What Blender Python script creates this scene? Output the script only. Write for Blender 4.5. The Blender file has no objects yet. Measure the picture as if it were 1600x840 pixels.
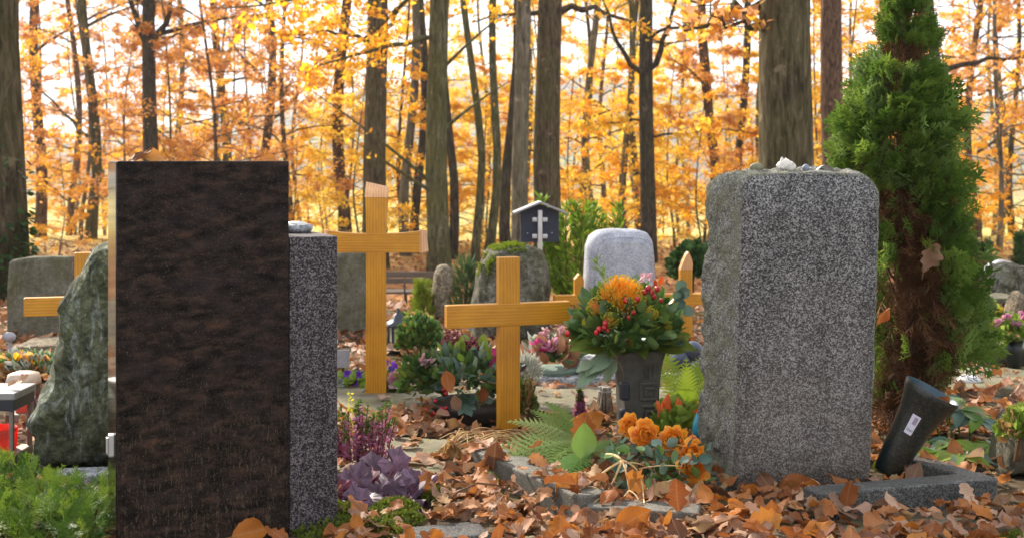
import bpy, bmesh, math, random
import numpy as np
from mathutils import Vector, Matrix, noise as mnoise

# ------------------------------------------------------------------ camera, sky, sun, exposure
SC = bpy.context.scene
COL = SC.collection
F, CX, CY, EYE = 2000.0, 800.0, 250.0, 1.0      # focal length in photo pixels, principal column, horizon row, eye height
R = math.radians
cam_d = bpy.data.cameras.new('camera')
cam = bpy.data.objects.new('camera', cam_d); COL.objects.link(cam)
cam_d.sensor_width = 36.0; cam_d.lens = 36.0 * F / 1600.0
cam_d.shift_y = -(420.0 - CY) / 1600.0
cam_d.clip_start = 0.05; cam_d.clip_end = 5000
cam.location = (0, 0, EYE); cam.rotation_euler = (R(90), 0, 0)
cam_d.dof.use_dof = True; cam_d.dof.focus_distance = 3.75; cam_d.dof.aperture_fstop = 6.3
SC.camera = cam

SUN_DIR = Vector((-0.50, 0.66, 0.56)).normalized()
SUN_EL = math.asin(SUN_DIR.z); SUN_AZ = math.atan2(SUN_DIR.x, SUN_DIR.y)
w = bpy.data.worlds.new('World'); SC.world = w; w.use_nodes = True
nt = w.node_tree; nt.nodes.clear()
wo = nt.nodes.new('ShaderNodeOutputWorld'); bg = nt.nodes.new('ShaderNodeBackground')
sky = nt.nodes.new('ShaderNodeTexSky'); sky.sky_type = 'NISHITA'; sky.sun_disc = False
sky.sun_elevation = SUN_EL; sky.sun_rotation = SUN_AZ
sky.air_density = 1.2; sky.dust_density = 3.0; sky.ozone_density = 1.0
tc = nt.nodes.new('ShaderNodeTexCoord'); mp = nt.nodes.new('ShaderNodeMapping'); mp.inputs['Scale'].default_value = (1, 1, 3.0)
cn = nt.nodes.new('ShaderNodeTexNoise'); cn.inputs['Scale'].default_value = 2.6; cn.inputs['Detail'].default_value = 7; cn.inputs['Roughness'].default_value = 0.6
cr = nt.nodes.new('ShaderNodeValToRGB'); cr.color_ramp.elements[0].position = 0.34; cr.color_ramp.elements[1].position = 0.54
mx = nt.nodes.new('ShaderNodeMix'); mx.data_type = 'RGBA'; mx.inputs[7].default_value = (8.3, 8.7, 9.5, 1)
nt.links.new(tc.outputs['Generated'], mp.inputs['Vector']); nt.links.new(mp.outputs[0], cn.inputs['Vector'])
nt.links.new(cn.outputs['Fac'], cr.inputs[0]); nt.links.new(cr.outputs[0], mx.inputs[0])
nt.links.new(sky.outputs[0], mx.inputs[6]); nt.links.new(mx.outputs[2], bg.inputs[0])
bg.inputs[1].default_value = 0.106
nt.links.new(bg.outputs[0], wo.inputs[0])
sun_d = bpy.data.lights.new('sun', 'SUN'); sun_d.energy = 5.0; sun_d.angle = R(0.8); sun_d.color = (1.0, 0.92, 0.80)
sun = bpy.data.objects.new('sun', sun_d); COL.objects.link(sun)
sun.rotation_euler = SUN_DIR.to_track_quat('Z', 'Y').to_euler(); sun.location = (-20, 30, 40)
SC.view_settings.view_transform = 'Standard'; SC.view_settings.look = 'None'
SC.view_settings.exposure = 1.04; SC.view_settings.gamma = 1.0; SC.view_settings.use_curve_mapping = False
SC.render.engine = 'CYCLES'
SC.cycles.use_denoising = True
SC.cycles.max_bounces = 6; SC.cycles.diffuse_bounces = 3; SC.cycles.glossy_bounces = 3; SC.cycles.transmission_bounces = 5
SC.cycles.transparent_max_bounces = 8; SC.cycles.caustics_reflective = False; SC.cycles.caustics_refractive = False
SC.cycles.use_adaptive_sampling = True; SC.cycles.adaptive_threshold = 0.015

# ------------------------------------------------------------------ helpers
rng = np.random.default_rng(7)
def W(px, py, Y): return np.array(((px - CX) * Y / F, Y, EYE - (py - CY) * Y / F))
def GY(py, z=0.0): return (EYE - z) * F / (py - CY)           # depth of a spot on the ground seen at row py
def nz(p, s, seed=0): return mnoise.noise(Vector((p[0]*s+seed*7.3, p[1]*s+seed*3.1, p[2]*s-seed*5.7)))
def nrm(v): v = np.asarray(v, float); n = np.linalg.norm(v); return v / n if n > 1e-9 else np.array((0., 0., 1.))
def basis(d, up):
    """columns: x side, y along d, z near up"""
    y = nrm(d); x = np.cross(y, up)
    if np.linalg.norm(x) < 1e-5: x = np.cross(y, (1, 0.01, 0))
    x = nrm(x); z = np.cross(x, y)
    return np.stack((x, y, z), 1)
def rotz(a): c, s = math.cos(a), math.sin(a); return np.array(((c, -s, 0), (s, c, 0), (0, 0, 1)))
def euler(a, b, c):
    return np.array(Matrix.Rotation(c, 3, 'Z') @ Matrix.Rotation(b, 3, 'Y') @ Matrix.Rotation(a, 3, 'X'))

class MB:
    def __init__(s): s.v = []; s.n = 0; s.f = {}; s.uv = []
    def add(s, V, faces, uv=None):
        V = np.asarray(V, float).reshape(-1, 3)
        if isinstance(faces, np.ndarray): groups = {faces.shape[1]: faces}
        else:
            g = {}
            for q in faces: g.setdefault(len(q), []).append(q)
            groups = {k: np.array(a, int) for k, a in g.items()}
        for k, a in groups.items(): s.f.setdefault(k, []).append(a + s.n)
        s.v.append(V); s.uv.append(np.zeros((len(V), 2)) if uv is None else np.asarray(uv, float)); s.n += len(V)
        return s
    def many(s, T, mats, locs, rnd=None):
        V, Fa, UV = T; k = len(locs); n = len(V)
        if k == 0: return s
        VV = np.einsum('kij,nj->kni', np.asarray(mats), V) + np.asarray(locs)[:, None, :]
        off = (np.arange(k) * n)[:, None, None]
        for key, a in Fa.items():
            s.f.setdefault(key, []).append((a[None] + off).reshape(-1, key) + s.n)
        uv = np.tile(UV, (k, 1))
        if rnd is not None: uv[:, 0] = np.repeat(rnd, n)
        s.v.append(VV.reshape(-1, 3)); s.uv.append(uv); s.n += k * n
        return s
    def box(s, c, size, rot=None, bev=0.0):
        V, Fc = bevel_box(tuple(size), bev)
        V = V if rot is None else V @ np.asarray(rot).T
        return s.add(V + np.asarray(c), Fc)
    def tube(s, pts, rad, n=8, cap=True, u=0.0):
        pts = np.asarray(pts, float); m = len(pts)
        rad = np.full(m, rad) if np.isscalar(rad) else np.asarray(rad, float)
        V = []; T = np.gradient(pts, axis=0); ref = np.array((0.31, 0.87, 0.13))
        a = np.arange(n) * 2 * math.pi / n; ca, sa = np.cos(a)[:, None], np.sin(a)[:, None]
        for i in range(m):
            t = nrm(T[i]); x = nrm(np.cross(t, ref)); y = np.cross(t, x)
            V.append(pts[i] + rad[i] * (ca * x + sa * y))
        V = np.concatenate(V); i = np.arange(n); j = (i + 1) % n
        Fc = np.concatenate([np.stack((k*n+i, k*n+j, (k+1)*n+j, (k+1)*n+i), 1) for k in range(m-1)])
        s.add(V, Fc, np.tile((u, 0.5), (len(V), 1)))
        if cap and n > 3:
            s.f.setdefault(n, []).append(np.array([list(range(n))[::-1]]) + s.n - n*m)
            s.f.setdefault(n, []).append(np.array([list(range(n))]) + s.n - n)
        return s
    def lathe(s, prof, n=24, M=None, c=(0, 0, 0), sq=None):
        a = np.arange(n) * 2 * math.pi / n; V = []
        for r, z in prof:
            rr = r if sq is None else r / (np.abs(np.cos(a))**sq + np.abs(np.sin(a))**sq)**(1/sq)
            V.append(np.stack((rr*np.cos(a), rr*np.sin(a), np.full(n, z)), 1))
        V = np.concatenate(V)
        if M is not None: V = V @ np.asarray(M).T
        i = np.arange(n); j = (i+1) % n; m = len(prof)
        Fc = np.concatenate([np.stack((k*n+i, k*n+j, (k+1)*n+j, (k+1)*n+i), 1) for k in range(m-1)])
        return s.add(V + np.asarray(c), Fc)
    def build(s, name, mat, parent=None, smooth=True, loc=None):
        me = bpy.data.meshes.new(name)
        V = np.concatenate(s.v) if s.v else np.zeros((0, 3)); uv = np.concatenate(s.uv)
        ls, st, cur = [], [], 0
        for k, arrs in s.f.items():
            a = np.concatenate(arrs); ls.append(a.ravel()); st.append(cur + np.arange(len(a))*k); cur += a.size
        L = np.concatenate(ls).astype(np.int32); S = np.concatenate(st).astype(np.int32)
        me.vertices.add(len(V)); me.vertices.foreach_set('co', V.astype(np.float32).ravel())
        me.loops.add(len(L)); me.loops.foreach_set('vertex_index', L)
        me.polygons.add(len(S)); me.polygons.foreach_set('loop_start', S)
        me.polygons.foreach_set('use_smooth', np.full(len(S), smooth, dtype=bool))
        ul = me.uv_layers.new(name='uv'); ul.data.foreach_set('uv', uv[L].astype(np.float32).ravel())
        me.update(calc_edges=True); me.validate()
        me.materials.append(mat)
        o = bpy.data.objects.new(name, me); COL.objects.link(o)
        if parent is not None: o.parent = parent
        if loc is not None: o.location = loc
        return o

_bb = {}
def bevel_box(size, bev):
    key = (tuple(round(x, 5) for x in size), round(bev, 5))
    if key not in _bb:
        bm = bmesh.new(); bmesh.ops.create_cube(bm, size=1.0)
        bmesh.ops.scale(bm, vec=size, verts=bm.verts)
        if bev > 0: bmesh.ops.bevel(bm, geom=list(bm.edges), offset=bev, segments=2, profile=0.5, affect='EDGES', clamp_overlap=True)
        bm.verts.ensure_lookup_table(); bm.verts.index_update()
        _bb[key] = (np.array([v.co[:] for v in bm.verts]), [tuple(v.index for v in f.verts) for f in bm.faces]); bm.free()
    return _bb[key]

def tag(o, label=None, cat=None, group=None, kind=None):
    if label: o['label'] = label
    if cat: o['category'] = cat
    if group: o['group'] = group
    if kind: o['kind'] = kind
    return o
def thing(name, label, cat, loc=(0, 0, 0), rz=0.0, group=None):
    o = bpy.data.objects.new(name, None); COL.objects.link(o); o.empty_display_size = 0.05
    o.location = tuple(float(x) for x in loc); o.rotation_euler = (0, 0, rz)
    return tag(o, label, cat, group)
def copy_tree(o, parent=None):
    c = o.copy(); COL.objects.link(c); c.parent = parent
    for ch in list(o.children): copy_tree(ch, c)
    return c

# ------------------------------------------------------------------ materials
class NT:
    def __init__(s, name, rough=0.6, spec=0.4, bump_mat=True):
        s.m = bpy.data.materials.new(name); s.m.use_nodes = True; s.t = s.m.node_tree
        s.b = s.t.nodes['Principled BSDF']; s.out = s.t.nodes['Material Output']
        s.b.inputs['Roughness'].default_value = rough; s.b.inputs['Specular IOR Level'].default_value = spec
        s._co = None
    def node(s, t): return s.t.nodes.new(t)
    def link(s, a, b): s.t.links.new(a, b)
    def co(s, which='Object'):
        if s._co is None: s._co = s.node('ShaderNodeTexCoord')
        return s._co.outputs[which]
    def mapped(s, scale=(1, 1, 1), rot=(0, 0, 0), which='Object'):
        m = s.node('ShaderNodeMapping'); m.inputs['Scale'].default_value = scale; m.inputs['Rotation'].default_value = rot
        s.link(s.co(which), m.inputs['Vector']); return m.outputs[0]
    def noise(s, scale, detail=4, rough=0.55, vec=None, dist=0.0):
        n = s.node('ShaderNodeTexNoise'); n.inputs['Scale'].default_value = scale; n.inputs['Detail'].default_value = detail
        n.inputs['Roughness'].default_value = rough; n.inputs['Distortion'].default_value = dist
        s.link(vec if vec is not None else s.co(), n.inputs['Vector']); return n.outputs['Fac']
    def voro(s, scale, vec=None, feat='F1', out='Distance'):
        n = s.node('ShaderNodeTexVoronoi'); n.inputs['Scale'].default_value = scale; n.feature = feat
        s.link(vec if vec is not None else s.co(), n.inputs['Vector']); return n.outputs[out]
    def ramp(s, fac, stops, interp='LINEAR'):
        r = s.node('ShaderNodeValToRGB'); r.color_ramp.interpolation = interp; e = r.color_ramp.elements
        while len(e) < len(stops): e.new(0.5)
        for i, (p, c) in enumerate(stops):
            e[i].position = p; e[i].color = (c, c, c, 1) if np.isscalar(c) else (*c, 1)
        s.link(fac, r.inputs[0]); return r.outputs[0]
    def mix(s, fac, a, b, mode='MIX'):
        m = s.node('ShaderNodeMix'); m.data_type = 'RGBA'; m.blend_type = mode
        for sock, v in ((m.inputs[0], fac), (m.inputs[6], a), (m.inputs[7], b)):
            if isinstance(v, (int, float)): sock.default_value = v if sock.type == 'VALUE' else (v, v, v, 1)
            elif isinstance(v, tuple): sock.default_value = (*v, 1)
            else: s.link(v, sock)
        return m.outputs[2]
    def math(s, op, a, b=0.0, clamp=False):
        m = s.node('ShaderNodeMath'); m.operation = op; m.use_clamp = clamp
        for sock, v in ((m.inputs[0], a), (m.inputs[1], b)):
            if isinstance(v, (int, float)): sock.default_value = v
            else: s.link(v, sock)
        return m.outputs[0]
    def sep(s, vec):
        n = s.node('ShaderNodeSeparateXYZ'); s.link(vec, n.inputs[0]); return n.outputs
    def color(s, c):
        if isinstance(c, tuple): s.b.inputs['Base Color'].default_value = (*c, 1)
        else: s.link(c, s.b.inputs['Base Color'])
        return s
    def rough(s, r): s.link(r, s.b.inputs['Roughness']); return s
    def bump(s, h, strength=0.5, dist=0.01):
        b = s.node('ShaderNodeBump'); b.inputs['Strength'].default_value = strength; b.inputs['Distance'].default_value = dist
        s.link(h, b.inputs['Height']); s.link(b.outputs[0], s.b.inputs['Normal']); return s
    def rand(s):
        g = s.node('ShaderNodeNewGeometry'); return g.outputs['Random Per Island']
    def orand(s):
        g = s.node('ShaderNodeObjectInfo'); return g.outputs['Random']
    def translucent(s, col, fac):
        t = s.node('ShaderNodeBsdfTranslucent'); mxs = s.node('ShaderNodeMixShader'); mxs.inputs[0].default_value = fac
        if isinstance(col, tuple): t.inputs[0].default_value = (*col, 1)
        else: s.link(col, t.inputs[0])
        s.link(s.b.outputs[0], mxs.inputs[1]); s.link(t.outputs[0], mxs.inputs[2]); s.link(mxs.outputs[0], s.out.inputs['Surface'])
        return s

def plain(name, c, rough=0.6, spec=0.4, metal=0.0, var=0.15, scale=30):
    n = NT(name, rough, spec); f = n.noise(scale, 4)
    n.color(n.ramp(f, [(0.3, tuple(x*(1-var) for x in c)), (0.7, tuple(min(1, x*(1+var)) for x in c))]))
    n.b.inputs['Metallic'].default_value = metal
    return n.m
def leafmat(name, stops, trans=0.35, rough=0.55, veins=0.0, byuv=False, obj=False, spec=0.15, gain=1.15):
    """stops: colours spread over a random value, one per leaf (or per spray when byuv)"""
    n = NT(name, rough, spec)
    if byuv: r = n.sep(n.co('UV'))[0]
    elif obj: r = n.orand()
    else: r = n.rand()
    k = len(stops); c = n.ramp(r, [(i/(k-1) if k > 1 else 0, s) for i, s in enumerate(stops)])
    f = n.noise(38, 3); c = n.mix(n.math('MULTIPLY', f, 0.5), c, (0.62, 0.60, 0.58), 'MULTIPLY')
    if veins:
        u, v = n.sep(n.co('UV'))[0], n.sep(n.co('UV'))[1]
        a = n.math('ABSOLUTE', n.math('SUBTRACT', u, 0.5))
        mid = n.math('LESS_THAN', a, 0.022)
        side = n.math('SINE', n.math('MULTIPLY', n.math('SUBTRACT', v, n.math('MULTIPLY', a, 0.55)), 62.0))
        sidem = n.math('GREATER_THAN', side, 0.88)
        vm = n.math('MAXIMUM', mid, n.math('MULTIPLY', sidem, 0.6))
        c = n.mix(n.math('MULTIPLY', vm, veins), c, (0.42, 0.27, 0.14))
        n.bump(n.math('SUBTRACT', n.math('MULTIPLY', side, 0.35), mid), 0.3, 0.0015)
        sp = n.ramp(n.noise(55, 4, 0.7), [(0.60, 0.0), (0.70, 0.6)])
        c = n.mix(sp, c, (0.09, 0.045, 0.02))
    n.color(c)
    g = n.mix(1.0, c, (gain, gain, gain*0.9), 'MULTIPLY')
    n.translucent(g, trans)
    return n.m

def granite(name, dark, mid, light, scale=170, rough=0.45, bumps=0.25, brown=None, pos=(0.32, 0.50, 0.72)):
    n = NT(name, rough, 0.22)
    vj = n.node('ShaderNodeVectorMath'); vj.operation = 'ADD'; nn = n.node('ShaderNodeTexNoise'); nn.inputs['Scale'].default_value = scale*1.4; nn.inputs['Detail'].default_value = 2; n.link(n.co(), nn.inputs['Vector'])
    sc_ = n.node('ShaderNodeVectorMath'); sc_.operation = 'SCALE'; sc_.inputs['Scale'].default_value = 0.9/scale; n.link(nn.outputs['Color'], sc_.inputs[0]); n.link(n.co(), vj.inputs[0]); n.link(sc_.outputs[0], vj.inputs[1])
    f = n.sep(n.voro(scale, vj.outputs[0], out='Color'))[0]; g1 = n.sep(n.voro(scale*2.1, vj.outputs[0], out='Color'))[1]; f = n.mix(0.35, f, g1)
    cl = n.noise(scale*0.16, 3, 0.6); f = n.math('ADD', f, n.math('MULTIPLY', n.math('SUBTRACT', cl, 0.5), 0.35))
    c = n.ramp(f, [(pos[0], dark), (pos[1], mid), (pos[2], light)])
    if brown is not None:
        z = n.sep(n.co())[2]; g = n.noise(2.2, 5, 0.6)
        k = n.ramp(n.math('ADD', n.math('MULTIPLY', z, -0.75), n.math('MULTIPLY', g, 0.9)), [(0.0, 0.0), (0.40, 0.36)])
        c = n.mix(k, c, tuple(x*0.19 for x in brown))
    rn = n.ramp(n.noise(1.0, 5, 0.6, n.mapped((9, 9, 1.3))), [(0.35, 0.80), (0.6, 1.08)]); c = n.mix(1.0, c, rn, 'MULTIPLY')
    ww = n.ramp(n.noise(scale*0.05, 5, 0.65), [(0.35, 0.82), (0.65, 1.18)]); c = n.mix(1.0, c, ww, 'MULTIPLY')
    n.color(c); n.bump(n.noise(scale*1.3, 3, 0.7), bumps, 0.003)
    return n.m

M = {}
def dark_slab():
    n = NT('brown granite polished', 0.2, 0.06)
    v = n.mapped((18, 18, 44)); f = n.noise(1.0, 4, 0.6, v, 0.3); gr = n.sep(n.voro(330, out='Color'))[0]; f = n.math('ADD', f, n.math('MULTIPLY', n.math('SUBTRACT', gr, 0.5), 0.10))
    c = n.ramp(f, [(0.34, (0.005, 0.004, 0.0035)), (0.49, (0.018, 0.0125, 0.0095)), (0.62, (0.040, 0.024, 0.017)), (0.78, (0.075, 0.038, 0.020))])
    g = n.noise(7, 3, 0.5, n.mapped((1, 1, 2.6))); c = n.mix(n.ramp(g, [(0.48, 0.0), (0.66, 0.45)]), c, (0.030, 0.022, 0.020))
    sp = n.ramp(n.noise(430, 2, 0.6), [(0.67, 0.0), (0.72, 0.8)]); c = n.mix(sp, c, (0.26, 0.19, 0.14))
    # weather streaks that thicken towards the foot
    z = n.sep(n.co())[2]; low = n.ramp(n.math('ADD', z, n.math('MULTIPLY', n.noise(5, 4), 0.3)), [(0.1, 1.0), (0.65, 0.0)])
    st = n.ramp(n.noise(1.0, 6, 0.8, n.mapped((190, 190, 42))), [(0.55, 0.0), (0.63, 1.0)])
    c = n.mix(n.math('MULTIPLY', n.math('MULTIPLY', st, low), 0.40), c, (0.33, 0.24, 0.15))
    n.color(c)
    n.rough(n.ramp(n.noise(26, 4), [(0.3, 0.38), (0.7, 0.5)]))
    return n.m
M['slab'] = dark_slab()
n = NT('brown granite mirror polish', 0.07, 0.45); f = n.noise(9, 4); n.color(n.ramp(f, [(0.4, (0.01, 0.008, 0.007)), (0.65, (0.05, 0.03, 0.02))])); n.b.inputs['IOR'].default_value = 1.55; M['mirror'] = n.m
M['pillar'] = granite('dark speckled granite', (0.010, 0.008, 0.008), (0.048, 0.040, 0.040), (0.18, 0.15, 0.15), 290, 0.5, 0.2, pos=(0.36, 0.54, 0.80))
M['stone_face'] = granite('grey flecked granite', (0.026, 0.022, 0.020), (0.098, 0.090, 0.083), (0.30, 0.285, 0.268), 265, 0.65, 0.35, brown=(0.85, 0.62, 0.42), pos=(0.30, 0.52, 0.82))
def rough_side():
    n = NT('rough split granite', 0.85, 0.12)
    f = n.noise(190, 3, 0.75); c = n.ramp(f, [(0.38, (0.08, 0.075, 0.066)), (0.52, (0.25, 0.24, 0.21)), (0.66, (0.58, 0.56, 0.50))])
    g = n.noise(13, 5, 0.65); c = n.mix(n.ramp(g, [(0.40, 0.0), (0.62, 0.55)]), c, (0.19, 0.185, 0.095))
    n.color(c); n.bump(n.noise(32, 7, 0.72), 1.0, 0.03); return n.m
M['rough_side'] = rough_side()
def boulder_m(name, a, b, vein, moss, k=0.5, sc=1.0, fine=1.0):
    n = NT(name, 0.85, 0.12)
    f = n.noise(7*sc, 8, 0.65, None, 0.6); c = n.ramp(f, [(0.33, a), (0.55, b), (0.72, vein)])
    g = n.noise(4.5*sc, 5, 0.6); c = n.mix(n.ramp(g, [(0.42, 0.0), (0.62, k)]), c, moss)
    v = n.noise(1.0, 6, 0.6, n.mapped((22*sc, 22*sc, 6*sc), (0.3, 0.7, 0)), 1.4); c = n.mix(n.ramp(v, [(0.55, 0.0), (0.66, 0.55), (0.74, 0.1)]), c, vein)
    ff = n.noise(34*sc, 8, 0.75, None, 0.8); c = n.mix(1.0, c, n.ramp(ff, [(0.36, 1-0.65*fine), (0.5, 1-0.05*fine), (0.66, 1+1.0*fine)]), 'MULTIPLY')
    n.color(c); n.bump(n.noise(24*sc, 9, 0.75), 1.0, 0.03); return n.m
M['boulder'] = boulder_m('green grey schist', (0.04, 0.044, 0.03), (0.135, 0.142, 0.09), (0.40, 0.43, 0.40), (0.13, 0.135, 0.045))
M['mossrock'] = boulder_m('weathered sandstone', (0.05, 0.045, 0.028), (0.15, 0.14, 0.10), (0.28, 0.27, 0.23), (0.08, 0.07, 0.02))
M['weathered'] = boulder_m('weathered grey stone', (0.10, 0.09, 0.06), (0.19, 0.17, 0.125), (0.28, 0.26, 0.21), (0.12, 0.115, 0.045), 0.6, 1.3, 0.35)
M['tanstone'] = boulder_m('tan fieldstone', (0.16, 0.12, 0.08), (0.30, 0.24, 0.16), (0.42, 0.36, 0.27), (0.10, 0.08, 0.03), 0.5, 1.6)
M['whitestone'] = granite('pale granite', (0.26, 0.26, 0.285), (0.34, 0.34, 0.365), (0.45, 0.45, 0.475), 230, 0.7, 0.3)
M['greystone'] = granite('mid grey granite', (0.16, 0.16, 0.16), (0.27, 0.27, 0.275), (0.45, 0.45, 0.45), 110, 0.65, 0.3)
M['kerb'] = granite('kerb granite', (0.055, 0.05, 0.041), (0.10, 0.092, 0.075), (0.17, 0.158, 0.13), 280, 0.7, 0.4, brown=(0.8, 0.72, 0.55))
M['darkstone'] = granite('dark kerb granite', (0.035, 0.034, 0.032), (0.07, 0.068, 0.062), (0.15, 0.145, 0.13), 280, 0.4, 0.25)
def paver():
    n = NT('mossy sandstone paving', 0.85, 0.25)
    f = n.noise(5, 7, 0.65); c = n.ramp(f, [(0.35, (0.10, 0.083, 0.05)), (0.6, (0.19, 0.163, 0.105)), (0.75, (0.27, 0.24, 0.175))])
    g = n.noise(9, 5, 0.7); c = n.mix(n.ramp(g, [(0.48, 0.0), (0.66, 0.6)]), c, (0.14, 0.135, 0.04))
    d = n.noise(60, 5, 0.7); c = n.mix(n.ramp(d, [(0.58, 0.0), (0.7, 0.5)]), c, (0.09, 0.07, 0.045))
    n.color(c); n.bump(n.noise(30, 6, 0.7), 0.8, 0.012); return n.m
M['paver'] = paver()
def wood(name, horiz, a=(0.45, 0.185, 0.008), b=(0.60, 0.275, 0.012)):
    n = NT(name, 0.38, 0.45)
    v = n.mapped((6, 6, 60) if horiz else (60, 60, 5.0)) if False else n.mapped((3.0, 30, 30) if horiz else (30, 30, 3.0))
    f = n.noise(1.6, 4, 0.6, v, 1.2)
    wv = n.node('ShaderNodeTexWave'); wv.inputs['Scale'].default_value = 0.9; wv.inputs['Distortion'].default_value = 5.0; wv.inputs['Detail'].default_value = 3
    wv.bands_direction = 'Z' if horiz else 'X'; n.link(v, wv.inputs['Vector'])
    k = n.mix(0.32, f, wv.outputs['Fac']); fine = n.noise(6, 3, 0.6, v)
    c = n.ramp(k, [(0.28, a), (0.5, tuple((x+y)/2 for x, y in zip(a, b))), (0.72, b)])
    c = n.mix(n.ramp(fine, [(0.56, 0.0), (0.72, 0.28)]), c, tuple(x*0.6 for x in a))
    c = n.mix(1.0, c, n.ramp(n.noise(4.5, 4, 0.6), [(0.35, (0.80, 0.72, 0.62)), (0.62, (1.06, 1.04, 1.0))]), 'MULTIPLY')
    n.color(c); n.bump(fine, 0.15, 0.002); n.b.inputs['Coat Weight'].default_value = 0.15; n.b.inputs['Coat Roughness'].default_value = 0.3
    return n.m
M['wood_v'] = wood('amber oak upright grain', False); M['wood_h'] = wood('amber oak cross grain', True)
M['wood_end'] = wood('pale oak end grain', False, (0.50, 0.24, 0.10), (0.68, 0.38, 0.17))
M['plank'] = wood('grey weathered plank', True, (0.045, 0.04, 0.033), (0.10, 0.088, 0.07))
M['plank_brown'] = wood('brown plank', True, (0.11, 0.06, 0.04), (0.2, 0.12, 0.08))
def bark(name, a, b, moss=None, k=0.5, sc=1.0):
    n = NT(name, 0.9, 0.06)
    v = n.mapped((22*sc, 22*sc, 4.2*sc)); f = n.noise(1.0, 8, 0.72, v, 0.5)
    c = n.ramp(f, [(0.36, tuple(x*0.22 for x in a)), (0.5, a), (0.66, tuple(x*1.2 for x in b))])
    if moss: c = n.mix(n.ramp(n.noise(1.6, 6, 0.6), [(0.40, 0.0), (0.60, k)]), c, moss)
    bl = n.ramp(n.noise(5.0, 4, 0.6), [(0.62, 0.0), (0.70, 0.4)]); c = n.mix(bl, c, tuple(min(1, x*2.2) for x in b))
    n.color(c); n.bump(f, 1.0, 0.05); return n.m
M['bark_brown'] = bark('brown ridged bark', (0.085, 0.060, 0.036), (0.17, 0.125, 0.075), (0.075, 0.075, 0.02), 0.5)
M['bark_moss'] = bark('mossy beech bark', (0.085, 0.08, 0.04), (0.16, 0.15, 0.085), (0.10, 0.10, 0.025), 0.55, 0.8)
M['bark_olive'] = bark('brown olive bark', (0.10, 0.075, 0.042), (0.18, 0.14, 0.085), (0.10, 0.092, 0.03), 0.35, 1.0)
M['bark_grey'] = bark('grey beech bark', (0.14, 0.12, 0.085), (0.21, 0.185, 0.135), (0.12, 0.115, 0.05), 0.4, 0.6)
M['bark_dark'] = bark('dark bark', (0.05, 0.038, 0.027), (0.105, 0.08, 0.055), (0.06, 0.06, 0.02), 0.4)
M['bark_red'] = bark('russet bark', (0.10, 0.058, 0.035), (0.19, 0.115, 0.07), None)
M['twig'] = plain('brown twigs', (0.11, 0.055, 0.028), 0.85, 0.2, var=0.4)
M['dead'] = leafmat('dead thuja twigs', [(0.04, 0.018, 0.008), (0.11, 0.045, 0.018), (0.21, 0.10, 0.04)], 0.15, 0.8, byuv=True)
Y1, Y2, O1, O2, R1, R2 = (0.86, 0.55, 0.03), (0.88, 0.64, 0.08), (0.85, 0.43, 0.025), (0.74, 0.30, 0.025), (0.56, 0.27, 0.10), (0.45, 0.23, 0.12)
M['lf_yellow'] = leafmat('yellow beech leaves', [Y1, Y2, O1, (0.60, 0.46, 0.08), Y1], 0.6, gain=1.3)
M['lf_orange'] = leafmat('orange beech leaves', [O1, Y1, O1, Y1, O2, R1], 0.6, gain=1.3)
M['lf_russet'] = leafmat('russet oak leaves', [O2, R1, R2, O1, (0.56, 0.26, 0.12)], 0.6, gain=1.3)
LIT = [(0.44, 0.25, 0.15), (0.36, 0.13, 0.03), (0.22, 0.07, 0.024), (0.40, 0.16, 0.06), (0.10, 0.04, 0.02), (0.52, 0.34, 0.23), (0.46, 0.15, 0.02), (0.28, 0.12, 0.06), (0.42, 0.26, 0.18), (0.14, 0.06, 0.03), (0.48, 0.29, 0.13)]
M['litter'] = leafmat('fallen leaves', LIT, 0.25, 0.6, veins=0.2)
LEAFCOL = {'russet': [(0.24, 0.07, 0.02), (0.35, 0.115, 0.03)], 'orange': [(0.42, 0.135, 0.018), (0.50, 0.20, 0.04)],
           'beige': [(0.42, 0.25, 0.16), (0.34, 0.19, 0.12)], 'brown': [(0.13, 0.05, 0.024), (0.22, 0.09, 0.05)]}
for k_, v_ in LEAFCOL.items(): M['leaf_' + k_] = leafmat(k_ + ' fallen leaf', v_, 0.25, 0.55, veins=0.22, obj=True)
M['thuja'] = leafmat('thuja green', [(0.035, 0.075, 0.012), (0.08, 0.145, 0.02), (0.17, 0.25, 0.035), (0.14, 0.205, 0.08)], 0.40, 0.5, byuv=True)
M['juniper'] = leafmat('juniper green', [(0.035, 0.085, 0.012), (0.09, 0.165, 0.02), (0.20, 0.27, 0.035)], 0.35, 0.5, byuv=True)
M['yew'] = leafmat('yew green', [(0.09, 0.17, 0.015), (0.16, 0.26, 0.02), (0.24, 0.33, 0.03)], 0.4, 0.5)
M['bluegreen'] = leafmat('blue green conifer', [(0.05, 0.10, 0.04), (0.09, 0.16, 0.06), (0.12, 0.18, 0.06)], 0.3, 0.5, byuv=True)
M['limecon'] = leafmat('lime conifer', [(0.20, 0.26, 0.02), (0.28, 0.34, 0.03), (0.14, 0.20, 0.02)], 0.35, 0.5, byuv=True)
M['darkcon'] = leafmat('dark conifer', [(0.02, 0.05, 0.015), (0.045, 0.085, 0.025), (0.06, 0.10, 0.03)], 0.25, 0.5, byuv=True)
M['box'] = leafmat('box leaves', [(0.04, 0.09, 0.02), (0.07, 0.14, 0.03), (0.11, 0.19, 0.03), (0.26, 0.16, 0.03)], 0.3, 0.4)
M['glossy'] = leafmat('glossy green leaves', [(0.06, 0.13, 0.03), (0.10, 0.19, 0.045), (0.16, 0.25, 0.055), (0.11, 0.19, 0.10)], 0.32, 0.35, spec=0.5)
M['bluelf'] = leafmat('blue grey leaves', [(0.08, 0.14, 0.11), (0.13, 0.20, 0.15), (0.18, 0.24, 0.18)], 0.2, 0.45)
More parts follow.
